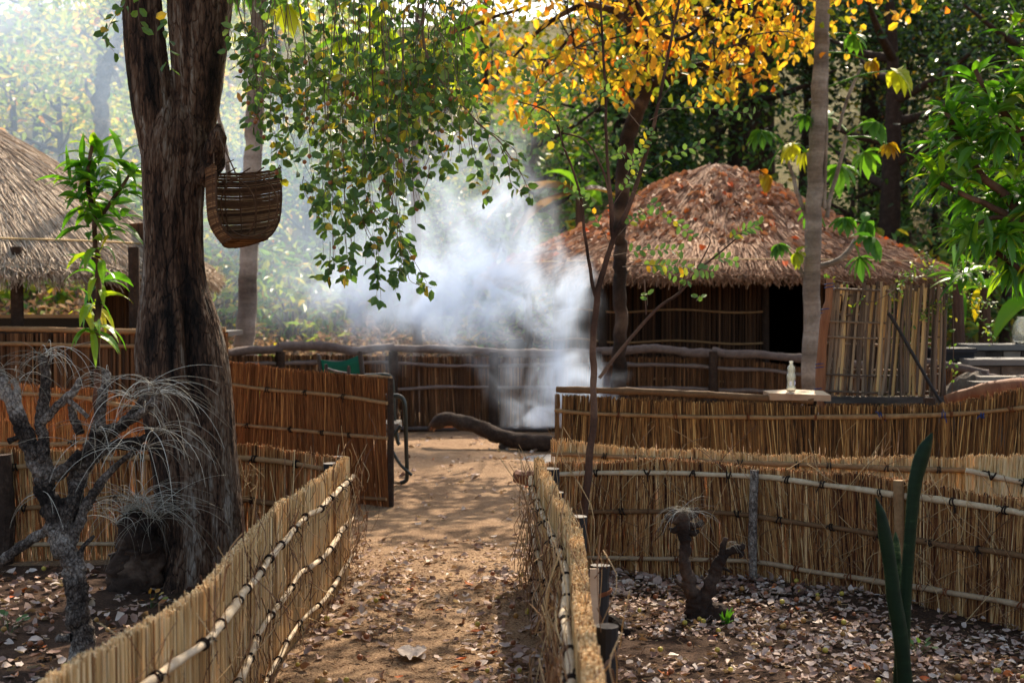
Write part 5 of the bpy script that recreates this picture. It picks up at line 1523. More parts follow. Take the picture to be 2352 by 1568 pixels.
spots = [(2240, 160, 14, (0, -.1, 1)), (2165, 240, 13, (-.5, -.1, .8)), (2200, 300, 12, (-.6, 0, .6)), (2290, 235, 12, (.2, 0, .8)), (2330, 180, 12, (.2, 0, .8)), (2150, 415, 13, (-.8, -.1, .3)), (2210, 440, 10, (-.5, -.2, .2)), (2250, 380, 10, (-.4, 0, .6)), (2310, 330, 12, (0, -.2, .7)), (2350, 280, 12, (.3, 0, .8)),
         (2230, 290, 10, (0, -.3, .6)), (2300, 420, 10, (0, -.3, .3)), (2345, 380, 10, (.2, 0, .5)), (2260, 555, 10, (-.4, -.2, -.3)), (2320, 600, 10, (0, -.2, -.4)), (2290, 490, 10, (-.3, -.2, 0)), (2340, 520, 10, (.2, 0, 0)), (2220, 520, 8, (-.5, 0, -.3)), (2370, 120, 12, (0, 0, 1)), (2400, 60, 10, (0, 0, 1)), (2340, 30, 8, (.2, 0, .6)),
         (2400, 250, 10, (.2, 0, .6)), (2380, 450, 10, (.1, 0, .2)), (2160, 330, 10, (-.8, 0, .4)), (2120, 395, 8, (-.9, 0, .2)), (2190, 360, 9, (-.6, -.2, .3)), (2270, 460, 9, (-.4, -.2, 0)), (2240, 240, 9, (-.2, -.1, .7)), (2190, 240, 8, (-.5, 0, .7)), (2310, 640, 9, (-.2, -.2, -.5)), (2350, 650, 8, (0, 0, -.5))]
spots += [(rng.uniform(2130, 2420), rng.uniform(170, 640), 10, (rng.uniform(-.7, .2), rng.uniform(-.4, .1), rng.uniform(-.2, .9))) for _ in range(26)]
for (x, y, n, d) in spots:
    if x < 2200 and y > 470: continue
    whorl(mb, W(x, y, MR + rng.normal(0, .15)), d, int(n * 1.25), .24, .058, .5, .22, droop=1.0, spread=.95)
mb.build("leaves", m_mango, mr)

# ------------------------------------------------------------------ yellow-leaved tree before the right hut
YY = 16.3
yt = thing("yellow_leaved_tree", "tree with a dark slanting trunk and glowing yellow-orange leaves beside the red-brown roof", "tree", W(1425, 860, YY) * [1, 1, 0])
branches(yt, "trunk", m_darkbark, [[(1425, 960, 23), (1424, 800, 16), (1424, 640, 15.5), (1424, 540, 15.5), (1427, 440, 17), (1440, 330, 18), (1462, 260, 17), (1484, 205, 15), (1478, 120, 15), (1450, 50, 14), (1438, -60, 13), (1430, -260, 10)],
                                  [(1440, 45, 9), (1390, 20, 8), (1330, 15, 7), (1250, 60, 5), (1180, 130, 3)], [(1330, 60, 5), (1280, 120, 4), (1230, 180, 3)], [(1485, 200, 9), (1560, 170, 8), (1600, 150, 7), (1680, 130, 6), (1720, 60, 5), (1760, -60, 4)], [(1440, -20, 8), (1500, 60, 6), (1560, 90, 5), (1640, 40, 4)],
                                  [(1600, 150, 4), (1660, 190, 3), (1700, 200, 2)], [(1200, 20, 4), (1130, 40, 4), (1050, 75, 3)], [(1480, 215, 5), (1470, 240, 4), (1440, 220, 3)], [(1435, -200, 9), (1560, -160, 6), (1700, -160, 4)], [(1435, -180, 9), (1300, -160, 6), (1150, -120, 4)]], YY, seg=9, bump=.18, bs=10)
mb = MB()
cen = []
while len(cen) < 270:
    x, y = rng.uniform(1040, 2130), rng.uniform(-330, 330)
    lim_ = np.interp(x, [1040, 1100, 1200, 1300, 1400, 1500, 1600, 1700, 1780, 1860, 1950, 2130], [60, 190, 300, 190, 235, 150, 190, 225, 190, 90, 40, 30])
    if y > lim_ or (x > 1850 and rng.uniform() < .6 and y > -60): continue
    if y > 0 and x < 1250 and rng.uniform() < .55: continue
    cen.append(W(x, y, YY + rng.normal(0, .9)))
cloud(mb, cen, 15, (.17, .25, .15), .12, .075, .46, .27, down=1.1, flat=.8)
mb.build("crown", m_yellow, yt)
mb = MB(); CC = np.array(cen)
for i in range(1, len(CC)):
    d_ = np.linalg.norm(CC[:i] - CC[i], axis=1); j = int(np.argmin(d_))
    if True: tube(mb, spline([CC[j], (CC[i] + CC[j]) / 2 + rng.normal(0, .05, 3), CC[i]], 6), np.linspace(.011, .005, 6), 4, .5)
mb.build("twigs", m_darkbark, yt)

# ------------------------------------------------------------------ papaya trees
def palmate(mb, c, d, R, v):
    """lobed leaf hanging from the stalk end"""
    d = unit(np.asarray(d, float)); n = unit(np.cross(d, rng.normal(0, 1, 3))); s = np.cross(d, n)
    for k in range(7):
        a = (k - 3) * .62
        ax = d * math.cos(a) + s * math.sin(a) + np.array([0, 0, -.25])
        long_leaf(mb, c, ax, R * (1 - .09 * abs(k - 3)), R * .42, v + rng.normal(0, .04), droop=.9, seg=4, roll=n * .2)


def papaya(name, label, trunk, Y, leaves_px, stalks, seg=14):
    r_ = thing(name, label, "tree", W(trunk[0][0], 870, Y) * [1, 1, 0])
    branches(r_, "trunk", m_palebark, [trunk], Y, seg=seg, bump=.05, bs=5)
    if stalks:
        o = branches(r_, "side_stem", m_palebark, stalks, Y, seg=7, bump=.08)
    if leaves_px:
        mb = MB()
        for (x0, y0, x1, y1, R, v) in leaves_px:
            a, b = W(x0, y0, Y), W(x1, y1, Y + rng.normal(0, .25))
            P = spline([a, (a + b) / 2 + [0, 0, .04], b], 8); tube(mb, P, np.linspace(.012, .006, 8), 5, .6)
            palmate(mb, b, unit(b - a) * .6 + [0, rng.normal(0, .3), -.6], R, v)
        mb.build("leaves", m_papaya, r_);
    return r_


papaya("papaya_tree", "pale ringed straight papaya trunk before the right hut's doorway, with sparse lobed leaves", [(1858, 960, 20), (1862, 820, 20), (1866, 600, 19), (1872, 420, 18.5), (1880, 250, 17.5), (1886, 120, 17), (1890, 0, 16), (1894, -200, 15), (1896, -330, 13)], 15.2,
       [(1884, 100, 1800, 95, .26, .3), (1886, 90, 1960, 80, .26, .4), (1900, 200, 2060, 160, .34, .75), (1890, 120, 2000, 140, .2, .95), (1945, 310, 2010, 280, .3, .4), (1945, 315, 1985, 350, .3, .6), (1945, 320, 1930, 380, .36, .45), (1945, 300, 1900, 270, .3, .3), (1945, 315, 2040, 330, .2, .95), (1800, 330, 1750, 300, .28, .4), (1800, 335, 1850, 350, .25, .8), (1800, 330, 1760, 400, .22, .95), (1855, 350, 1820, 330, .25, .8), (1960, 560, 2000, 545, .32, .2), (1960, 560, 1975, 590, .28, .2), (1820, 590, 1790, 560, .2, .3), (1822, 600, 1830, 580, .2, .7), (1895, 520, 1870, 480, .26, .25), (1905, 520, 1940, 500, .24, .3), (1945, 520, 1985, 510, .26, .2), (1885, 250, 1850, 265, .2, .25)],
       [[(1898, 500, 5), (1910, 440, 5), (1928, 380, 5), (1945, 310, 4)], [(1856, 650, 5), (1840, 620, 5), (1826, 590, 4)], [(1880, 610, 8), (1920, 600, 7), (1950, 575, 6), (1964, 550, 5)], [(1862, 520, 5), (1835, 450, 5), (1810, 370, 4), (1800, 330, 4)], [(1868, 520, 5), (1862, 430, 4), (1855, 350, 4)], [(1893, 480, 5), (1897, 300, 5), (1898, 120, 5), (1894, 80, 4)], [(1925, 300, 4), (1945, 230, 4), (1975, 160, 3)]])
papaya("papaya_tree", "smooth pale grey trunk rising behind the far fence, left of the smoke", [(562, 960, 24), (564, 790, 23), (570, 600, 21), (578, 400, 20), (586, 200, 18), (594, 60, 16), (598, -120, 15), (600, -300, 12)], 18.3,
       [(598, -60, 560, -30, .4, .4), (598, -60, 660, 10, .45, .8), (598, -60, 640, -40, .4, .4)], [[(592, 560, 5), (596, 400, 5), (604, 200, 4), (610, 80, 4)], [(528, 420, 6), (515, 330, 6), (500, 250, 5), (480, 120, 4)]])
# big soft papaya-like leaves glowing behind the hanging foliage
pb = papaya("papaya_tree", "slim papaya stem with broad yellow-green leaves behind the hanging branches", [(960, 960, 12), (958, 700, 12), (955, 400, 11), (958, 150, 10), (962, 20, 9)], 20.5,
            [(960, 60, 880, 60, .75, .7), (960, 70, 1010, 110, .8, .75), (960, 60, 930, 150, .8, .65), (960, 30, 1060, 40, .7, .6), (955, 100, 860, 160, .7, .7), (958, 110, 970, 200, .7, .7), (958, 60, 800, 90, .7, .7)], None, seg=8)

# banana plants right, dried banana leaves near the smoke
def banana(label, x, Y, ys, leavespec):
    r_ = thing("banana_plant", label, "plant", W(x, 800, Y) * [1, 1, 0])
    a = W(x, ys, Y); mb = MB(); tube(mb, [(a[0], Y, -.1 if Y < 21 else HZ(a[0], Y) - .1), (a[0] + .02, Y, a[2] * .5), a], [.1, .09, .06], 10, .5, bump=.1, bs=6); mb.build("stem", m_redbark, r_)
    mb = MB()
    for (dx, dz, L, wd, v, dr) in leavespec: long_leaf(mb, a, (dx, rng.normal(0, .3), dz), L, wd, v, droop=dr, seg=9)
    mb.build("leaves", m_banana, r_)
banana("banana plant with a hanging yellow leaf behind the stone walls", 2262, 18.6, 660, [(.1, -.1, .9, .2, .80, .8), (-.8, .5, 1.0, .3, .4, 2.2), (.9, .45, 1.2, .34, .5, 1.7), (-.2, .9, .9, .25, .3, 1.2), (.5, .6, 1.0, .3, .55, 2)])
banana("banana plant with broad arching green leaves at the right edge behind the stone walls", 2400, 18.9, 700, [(-.9, .5, 1.3, .36, .5, 1.6), (-.6, .8, 1.2, .3, .35, 1.6), (.6, .6, 1.1, .3, .3, 1.4), (-.9, .1, .9, .28, .6, 1.2)])
banana("slim young banana plant just right of the cane screen", 2200, 18.2, 650, [(-.3, .6, .8, .2, .4, 1.6), (.4, .6, .8, .22, .45, 1.8), (0, 1, .8, .2, .3, 1.0), (.1, -.3, .7, .16, .2, .8)])
banana("banana plant with dry brown drooping leaves between the smoke and the red-brown roof", 1330, 24.5, 440, [(-.9, .35, 1.7, .42, .97, 1.1), (-.8, -.1, 1.5, .42, .98, .9), (.7, .3, 1.1, .36, .97, 1.6), (-.2, .5, .9, .3, .4, 1.8), (.3, .5, .9, .3, .5, 2.0)])

# creeper over the cane screen
vn = thing("creeper", "leafy green creeper growing over the top right of the cane screen", "plant", W(2160, 940, 10.75) * [1, 1, 0])
vb = MB(); vl = MB()
VY = 10.5
def vine(pts, n, L=.035):
    P = spline([W(x, y, VY + rng.normal(0, .06)) for x, y in pts], 20); tube(vb, P, .003, 5, .5)
    k = rng.integers(2, 20, n); c = P[k] + rng.normal(0, .02, (n, 3))
    leaves(vl, c, rng.normal(0, 1, (n, 3)) + [0, -.2, -.2], rng.normal(0, .6, (n, 3)) + [0, -.5, .7], L * rng.uniform(.6, 1.2, n), L * .6 * rng.uniform(.8, 1.2, n), np.clip(rng.normal(.5, .25, n), 0, .9), fold=.1)
vine([(2185, 940), (2190, 800), (2185, 690), (2150, 640), (2090, 640), (2060, 652)], 60)
for pts, n in (([(2150, 640), (2120, 610), (2085, 625), (2065, 640)], 40), ([(2150, 650), (2140, 690), (2120, 720), (2110, 745)], 34), ([(2180, 650), (2220, 640), (2260, 660)], 50), ([(2160, 640), (2130, 600), (2118, 585)], 26), ([(2180, 640), (2200, 610), (2230, 600)], 45), ([(2090, 640), (2010, 690), (1960, 680)], 8), ([(1960, 650), (1930, 645), (1905, 640)], 8), ([(1985, 660), (1975, 690), (1958, 708)], 9), ([(2180, 700), (2150, 700), (2120, 690)], 30), ([(2200, 660), (2240, 690), (2280, 700)], 50), ([(2210, 640), (2250, 620), (2300, 640)], 50), ([(2220, 680), (2260, 740), (2280, 790)], 40), ([(2060, 648), (2070, 670), (2058, 690)], 12)):
    vine(pts, n)
vb.build("stem", m_twig, vn); vl.build("leaves", m_midfol, vn)

# dry twigs and little weeds along the left bed
mb = MB()
for k in range(26):
    x, y = rng.uniform(545, 600), rng.uniform(1050, 1190); p = W(x, y, 8.2)
    tube(mb, spline([p, p + rng.normal(0, .03, 3), p + rng.normal(0, .07, 3)], 5), .0012, 3, .8)
base = W(590, 1240, 8.2); tube(mb, spline([base * [1, 1, 0], W(585, 1160, 8.2), W(560, 1090, 8.2), W(550, 1050, 8.2)], 10), .002, 4, .7)
tag(mb.build("dry_weed", m_straw), "thin dry weed growing beside the big trunk", "weed")
for (x, y, Y0, v0, lab) in ((20, 1425, 6.75, .35, "small green seedling with round leaves at the left edge of the leaf-strewn bed"), (345, 1405, 7.3, .97, "tiny seedling with red leaves in front of the dark stump"), (2110, 1472, 6.35, .4, "tiny green weed in the leaf litter near the snake plant")):
    p = W(x, y, Y0) ; p[2] = 0; mb = MB()
    for k in range(9):
        d = unit(np.array([rng.normal(0, .6), rng.normal(0, .6), 1])); q = p + d * rng.uniform(.05, .11)
        tube(mb, [p, q], .0012, 3, .3)
        leaves(mb, [q], [d + [0, 0, -.6]], [[0, -.5, 1]], .038, .026, np.clip(v0 + rng.normal(0, .1), 0, 1), fold=.1)
    tag(mb.build("seedling", m_leaf), lab, "seedling")
# ------------------------------------------------------------------ leaf litter and fallen fruit
def scatter(n, xr, yr, keep, hf):
    x = rng.uniform(*xr, n * 3); y = rng.uniform(*yr, n * 3)
    k = keep(x, y); x, y = x[k][:n], y[k][:n]
    return x, y, hf(x, y)


lit = MB()
def curly(mb, c, axis, nrm, L, Wd, v):
    """dead leaves with a curled blade, five rows of three points"""
    n = len(c); a = unit(axis); s = unit(np.cross(a, nrm)); nn = np.cross(s, a)
    V = np.zeros((n, 5, 3, 3)); cu = rng.uniform(-.5, .9, n); fo = rng.uniform(-.1, .9, n); tw = rng.normal(0, .5, n)
    for i, (t, w) in enumerate(((0, .04), (.25, .42), (.55, .5), (.8, .32), (1, .03))):
        for j, q in enumerate((-1, 0, 1)):
            wv = Wd * w * q * (1 + rng.normal(0, .13, n))
            up = np.abs(wv) * fo + L * cu * (t - .45) ** 2 + wv * tw * (t - .5) + rng.normal(0, .04, n) * L
            V[:, i, j] = c + a * (L * t)[:, None] + s * wv[:, None] + nn * up[:, None]
    k = np.array([[i * 3 + j, i * 3 + j + 1, i * 3 + j + 4, i * 3 + j + 3] for i in range(4) for j in range(2)])
    mb.add(V.reshape(-1, 3), ((np.arange(n) * 15)[:, None, None] + k[None]).reshape(-1, 4), np.repeat(v, 15))


def litter(x, y, z, Lr, v=None):
    n = len(x)
    ax = rng.normal(0, 1, (n, 3)); ax[:, 2] *= .22
    nr = rng.normal(0, .4, (n, 3)); nr[:, 2] = 1
    vv = np.clip(rng.beta(2.2, 1.45, n) * .9, 0, .9)
    vv = np.where(rng.uniform(0, 1, n) < .03, rng.uniform(.9, 1, n), vv)
    L = rng.uniform(*Lr, n)
    c = np.stack([x, y, z + rng.uniform(.004, .02, n)], -1) - unit(ax) * (L * .5)[:, None] * [[1, 1, .4]]
    curly(lit, c, ax, nr, L, L * rng.uniform(.5, .8, n), vv)


dens = lambda f, s: (lambda x, y: fbm(np.stack([x * 1.4, y * 1.4, x * 0], -1), 2, s) > rng.uniform(.2, .75, len(x)) * f)
litter(*scatter(8200, (.25, 3.9), (4.2, 8.25), dens(.8, 4), bed_h), (.022, .052))
litter(*scatter(500, (.25, 3.4), (7.6, 8.2), dens(.7, 4), bed_h), (.035, .08))
litter(*scatter(2200, (-5, -1.12), (4.2, 8.5), dens(1, 6), bed_h), (.03, .07))
litter(*scatter(800, (-1.0, .16), (4.6, 9.5), dens(1, 8), yard_h), (.02, .055))
litter(*scatter(240, (-1.0, -.5), (5.2, 8.3), dens(.6, 8), yard_h), (.03, .07))
litter(*scatter(200, (-.25, .14), (5.2, 8.3), dens(.6, 8), yard_h), (.03, .07))
litter(*scatter(420, (-2.5, 1.2), (9, 16.5), dens(1, 10), yard_h), (.03, .075))
tag(lit.build("leaf_litter", m_litter, smooth=True), "dry pale and brown leaves strewn over the beds and the sandy path", "leaves", kind="stuff")
gr_ = MB()
x, y, z = scatter(2600, (-1.0, .16), (5, 9), lambda x, y: x > -9, yard_h)
d = rng.normal(0, 1, (len(x), 3)); d[:, 2] = np.abs(d[:, 2]) * .15; d = unit(d)
L = rng.uniform(.005, .03, len(x))
c = np.stack([x, y, z + .003], -1)
sticks(gr_, c, c + d * L[:, None], rng.uniform(.001, .0025, len(x)), rng.uniform(0, .7, len(x)))
x, y, z = scatter(2600, (.25, 3.6), (4.5, 8.2), lambda x, y: x > -9, bed_h)
d = rng.normal(0, 1, (len(x), 3)); d[:, 2] = np.abs(d[:, 2]) * .15; d = unit(d)
L = rng.uniform(.006, .05, len(x)); c = np.stack([x, y, z + .004], -1)
sticks(gr_, c, c + d * L[:, None], rng.uniform(.001, .0025, len(x)), rng.uniform(0, .8, len(x)))
tag(gr_.build("ground_debris", m_straw), "bits of straw, bark and grit on the path and beds", "debris", kind="stuff")

# the single big pale leaf on the path
c = W(945, 1483, 6.35); cz = float(yard_h(np.array([c[0]]), np.array([c[1]]))[0]) + .012
n1, n2 = 15, 11
uu, ww = np.meshgrid(np.linspace(-1, 1, n1), np.linspace(-1, 1, n2))
hw = .062 * np.sqrt(np.clip(1 - (ww * .97) ** 2, 0, 1)) * (1 + .13 * np.sin(ww * 13 + 1) + .06 * np.sin(ww * 29))
X = c[0] + uu * hw; Yb = c[1] + .011 - ww * .105 + .03 * uu * uu * 0; Zb = cz + .014 * np.abs(uu) + .018 * fbm(np.stack([uu.ravel() * 2.5, ww.ravel() * 2.5, uu.ravel() * 0], -1), 3, 2).reshape(uu.shape) + .004 * np.cos(ww * 20 + np.abs(uu) * 6)
i = np.arange(n2 - 1)[:, None] * n1; j = np.arange(n1 - 1)[None]
mb = MB(); mb.add(np.stack([X, Yb, Zb], -1).reshape(-1, 3), np.stack([i + j, i + n1 + j, i + n1 + j + 1, i + j + 1], -1).reshape(-1, 4), .87)
tag(mb.build("dead_leaf", m_litter, smooth=True), "single large crumpled pale leaf lying in the middle of the sandy path", "leaf")

mb = MB()
lathe(mb, [(.0005, -.0115), (.007, -.0095), (.0112, -.003), (.0112, .003), (.007, .0095), (.002, .0112), (.0005, .0105)], (0, 0, 0), 12, .3)
fproto = mb.build("small_fruit", m_fruit, smooth=True)
me2 = fproto.data.copy(); me2.attributes["v"].data.foreach_set("value", np.full(len(me2.vertices), .72, np.float32))
me3 = fproto.data.copy(); me3.attributes["v"].data.foreach_set("value", np.full(len(me3.vertices), 1.0, np.float32))
spots = []
x, y, z = scatter(185, (.36, 3.2), (4.9, 8.15), dens(.9, 14), bed_h); spots += list(zip(x, y, z, [0] * 185))
x, y, z = scatter(42, (-.96, .1), (5.6, 8.2), lambda x, y: np.abs(x + .42) > .25, yard_h); spots += list(zip(x, y, z, [1] * 42))
x, y, z = scatter(40, (-3.2, -1.15), (5.5, 8.3), lambda x, y: x < 0, bed_h); spots += list(zip(x, y, z, [2] * 40))
LB = ["small round fruit lying among the dead leaves of the right bed", "small round fruit lying on the sandy path", "small round fruit lying in the left bed near the trunk"]
GB = ["fallen fruits in the right bed", "fallen fruits on the path", "fallen fruits in the left bed"]
for q, (x, y, z, w) in enumerate(spots):
    o = fproto if q == 0 else fproto.copy()
    if q: COL.objects.link(o)
    u = rng.uniform()
    o.data = fproto.data if u < .5 else (me2 if u < .75 else me3)
    s = rng.uniform(.9, 1.25)
    o.location = (x, y, z + .0135 * s + .012); o.scale = (s, s, s); o.rotation_euler = tuple(rng.uniform(0, 6, 3))
    tag(o, LB[w], "fruit", GB[w])

# dead branch piece in the bed
mb = MB(); tube(mb, spline([W(1386, 1425, 6.95) * [1, 1, 0] + [0, 0, .03], W(1410, 1440, 6.85) * [1, 1, 0] + [0, 0, .05], W(1440, 1455, 6.7) * [1, 1, 0] + [0, 0, .025]], 10), .022, 8, .2, bump=.5, bs=30)
tag(mb.build("dead_branch", m_darkbark), "short black piece of dead branch lying beside the black posts in the right bed", "branch")

# ------------------------------------------------------------------ background vegetation
def wood_tree(name, label, x, Y, H, spread, fol, L, ncl, per, v0, vs, crown0=.35, group="trees of the wooded slope", trunk_mat=None, tr=.16, lean=0.0, csp=.5, visible_trunk=True):
    z0 = HZ(x, Y) if Y > 20.5 else 0.0
    t = thing(name, label, "tree", (x, Y, z0), group)
    mb = MB()
    top = np.array([x + lean * H, Y, z0 + H * .8])
    P = spline([(x, Y, z0 - .3), (x + lean * H * .3 + rng.normal(0, .1), Y, z0 + H * .3), (x + lean * H * .6 + rng.normal(0, .15), Y, z0 + H * .55), top], 18)
    tube(mb, P, np.linspace(tr, tr * .25, 18), 9, .5, bump=.2, bs=4)
    cen = []
    for k in range(9):
        i = rng.integers(6, 17); a = rng.uniform(0, 6.28); ln = spread * rng.uniform(.5, 1)
        q = P[i] + np.array([math.cos(a) * ln, math.sin(a) * ln, ln * rng.uniform(.2, .7)])
        tube(mb, spline([P[i], (P[i] + q) / 2 + [0, 0, -.05 * ln], q], 8), np.linspace(tr * .4, tr * .08, 8), 6, .5)
    while len(cen) < ncl:
        d = rng.normal(0, 1, 3); d = d / np.linalg.norm(d) * rng.uniform(.35, 1) ** .5
        p = np.array([x + lean * H * .6, Y, z0 + H * (crown0 + 1) / 2]) + d * [spread, spread, H * (1 - crown0) / 2]
        if vnoise(np.array([p * .9]), 3)[0] < .36: continue
        cen.append(p)
    mb.build("trunk", trunk_mat or m_darkbark, t, smooth=True)
    mb = MB()
    cloud(mb, cen, per, (csp, csp, csp * .7), L, L * .5, v0, vs, down=.35, flat=.9)
    mb.build("crown", fol, t)
    return t


def at_px(px, Y):
    return (px / K - 512) / F * Y / math.cos(TH)


# prototypes once, then copies of the thing with its parts
P_b = wood_tree("slope_tree", "thin tree with bright yellow-green leaves in the drifting smoke, at the far left edge", at_px(30, 30), 30, 6.5, 1.9, m_brightfol, .17, 42, 34, .42, .25, .18, csp=.42)
spots = [(140, 27, .9, 1.0, "bright thin tree behind the grey thatched roof, left of the hazy trunk"), (330, 32, 1.15, 2.2, "bright hazy tree right of the hazy grey trunk"), (-60, 38, 1.3, 3.4, "tall bright tree high on the slope at the left edge"), (240, 41, 1.2, 4.0, "bright tree higher on the slope above the hazy grey trunk"), (430, 38, 1.2, 5.1, "bright slope tree seen behind the big trunk"),
         (640, 36, 1.1, .6, "yellow-green slope tree behind the pale smooth trunk"), (860, 42, 1.25, 1.5, "yellow-green slope tree behind the hanging branches"), (1120, 40, 1.05, 2.8, "yellow-green slope tree between hanging branches and the yellow tree"), (1010, 31, .75, 3.7, "low yellow-green tree behind the smoke"), (560, 29, .7, 4.6, "low bright tree left of the pale smooth trunk"), (90, 50, 1.4, 5.5, "far bright tree near the top of the slope"), (520, 52, 1.4, 1.9, "far pale tree near the top of the slope"), (760, 55, 1.4, .2, "far yellow-green tree near the skyline behind the hanging branches"), (2080, 33, .8, 2.4, "sunlit yellow-green tree glimpsed behind the dark trunk on the right")]
for (px, Y, sc, rz, lab) in spots:
    x = at_px(px, Y); copy_tree(P_b, (x, Y, HZ(x, Y) - .1), rz, sc, lab)
P_m = wood_tree("slope_tree", "mid-green leafy tree right of the smoke", at_px(1230, 27), 27, 5.0, 1.8, m_midfol, .18, 44, 36, .4, .25, .1, csp=.42, group="green trees behind the huts")
for (px, Y, sc, rz, lab) in ((1420, 31, 1.1, 1.2, "mid-green tree behind the dark slanting trunk"), (1020, 27, .7, 2.9, "low mid-green tree in the smoke"), (700, 28, .75, 4.1, "low mid-green tree right of the pale smooth trunk"), (2150, 29, .8, 5.0, "mid-green tree behind the right end of the red-brown roof"), (1960, 27.5, .75, .5, "mid-green bushy tree behind the papaya"), (2300, 24, .7, 3.3, "mid-green bushy tree behind the mango leaves"), (1640, 30, .9, 2.0, "mid-green tree just above the roof's peak")):
    x = at_px(px, Y); copy_tree(P_m, (x, Y, HZ(x, Y) - .1), rz, sc, lab)
P_d = wood_tree("evergreen_tree", "dense dark evergreen tree above the red-brown roof", at_px(1700, 31), 31, 8.5, 2.6, m_darkfol, .16, 90, 48, .42, .25, .12, csp=.5, group="dark trees behind the right hut", tr=.3)
for (px, Y, sc, rz, lab) in ((2000, 34, 1.15, 1.0, "dense dark evergreen behind the papaya tree"), (2330, 33, 1.2, 2.2, "dense dark evergreen at the upper right corner"), (1860, 38, 1.35, 3.1, "tall dark evergreen behind the papaya trunk"), (2180, 40, 1.5, 4.4, "tall dark evergreen high at the upper right"), (1560, 39, 1.2, 5.2, "dark evergreen behind the yellow-leaved tree"), (2420, 25, .85, .3, "dark evergreen close behind the banana plants"), (1500, 30, .65, 1.7, "low dark evergreen between the slanting trunk and the roof"), (2560, 30, 1.1, 2.7, "dark evergreen beyond the right edge, its side showing"), (1750, 44, 1.5, .9, "far dark evergreen above the roof, left of the papaya trunk"), (2040, 46, 1.6, 3.6, "far dark evergreen right of the papaya trunk, near the skyline"), (1640, 36, 1.0, 4.8, "dark evergreen right behind the roof's peak"), (2250, 30, .8, 1.4, "dark evergreen behind the mango leaves, above the banana plants"), (1400, 46, 1.5, 2.5, "far dark evergreen behind the slanting dark trunk")):
    x = at_px(px, Y); copy_tree(P_d, (x, Y, HZ(x, Y) - .1), rz, sc, lab)
P_s = wood_tree("dark_trunk_tree", "tall tree with a straight black trunk behind the right end of the red-brown roof", at_px(2028, 26), 26, 9, 2.6, m_darkfol, .15, 60, 44, .5, .25, .62, csp=.5, tr=.25, group="dark trees behind the right hut")
ht = thing("hazy_trunk_tree", "crooked pale grey trunk half lost in the drifting smoke, left of the big trunk", "tree", (at_px(232, 25), 25, HZ(at_px(232, 25), 25)), "trees of the wooded slope")
branches(ht, "trunk", m_greybark, [[(228, 560, 20), (230, 420, 18), (236, 300, 17), (232, 220, 17), (240, 160, 16), (265, 110, 13), (275, 40, 10), (280, -100, 8)], [(228, 250, 7), (205, 215, 5), (195, 180, 3)], [(245, 150, 9), (262, 170, 7), (280, 200, 4)]], 25, seg=9, bump=.15, bs=4)
mb = MB(); cloud(mb, [W(275 + rng.normal(0, 60), -60 + rng.normal(0, 60), 25 + rng.normal(0, .8)) for _ in range(24)], 26, (.35, .35, .25), .16, .08, .5, .25); mb.build("crown", m_brightfol, ht)

# bushes
def bush(label, x, Y, H, R, fol, L, v0, vs, n=26, per=42, group="bushes at the foot of the slope"):
    z0 = HZ(x, Y) if Y > 20.5 else 0.0
    t = thing("bush", label, "bush", (x, Y, z0), group)
    mb = MB(); cen = []
    for k in range(n):
        a = rng.uniform(0, 6.28); rr = R * math.sqrt(rng.uniform()); z = z0 + H * rng.uniform(.12, .95) * (1 - .45 * (rr / R) ** 2)
        p = np.array([x + rr * math.cos(a), Y + rr * math.sin(a), z]); cen.append(p)
        tube(mb, spline([(x + .1 * math.cos(a), Y, z0 - .1), (x + rr * .4 * math.cos(a), Y + rr * .4 * math.sin(a), z0 + (z - z0) * .6), p], 7), np.linspace(.02, .006, 7), 4, .5)
    mb.build("stems", m_twig, t)
    mb = MB(); cloud(mb, cen, per, (.22, .22, .2), L, L * .42, v0, vs, down=.2, shape='lance'); mb.build("foliage", fol, t)
    return t
P_1 = bush("dry brown bush seen under the eave of the thatched shelter", at_px(90, 22.5), 22.5, 1.7, 1.2, m_dryfol, .16, .4, .25)
for (px, Y, sc, rz, lab) in ((-40, 23, 1.0, 1, "dry brown bush at the left edge, seen under the thatched eave"), (190, 23.5, 1.1, 2, "dry brown bush right of the shelter's post"), (640, 21.8, .75, 3, "dry brown bush behind the far fence, right of the pale trunk"), (760, 22.2, .8, 4, "dry brown bush behind the far fence, left part of the smoke"), (900, 22.6, .85, 5, "dry brown bush behind the thin edge of the smoke"), (1050, 22.2, .8, .6, "dry brown bush behind the thick smoke"), (1190, 23, .9, 1.6, "dry brown bush behind the black pot"), (500, 22, .8, 2.6, "dry brown bush between big trunk and pale trunk"), (330, 24.5, 1.0, 3.4, "dry brown bush behind the big trunk's foot")):
    x = at_px(px, Y); copy_tree(P_1, (x, Y, HZ(x, Y) - .05), rz, sc, lab)
P_2 = bush("bright green low bush right of the pale smooth trunk's foot", at_px(605, 19.2), 19.2, .75, .5, m_midfol, .11, .7, .15, n=14, per=34)
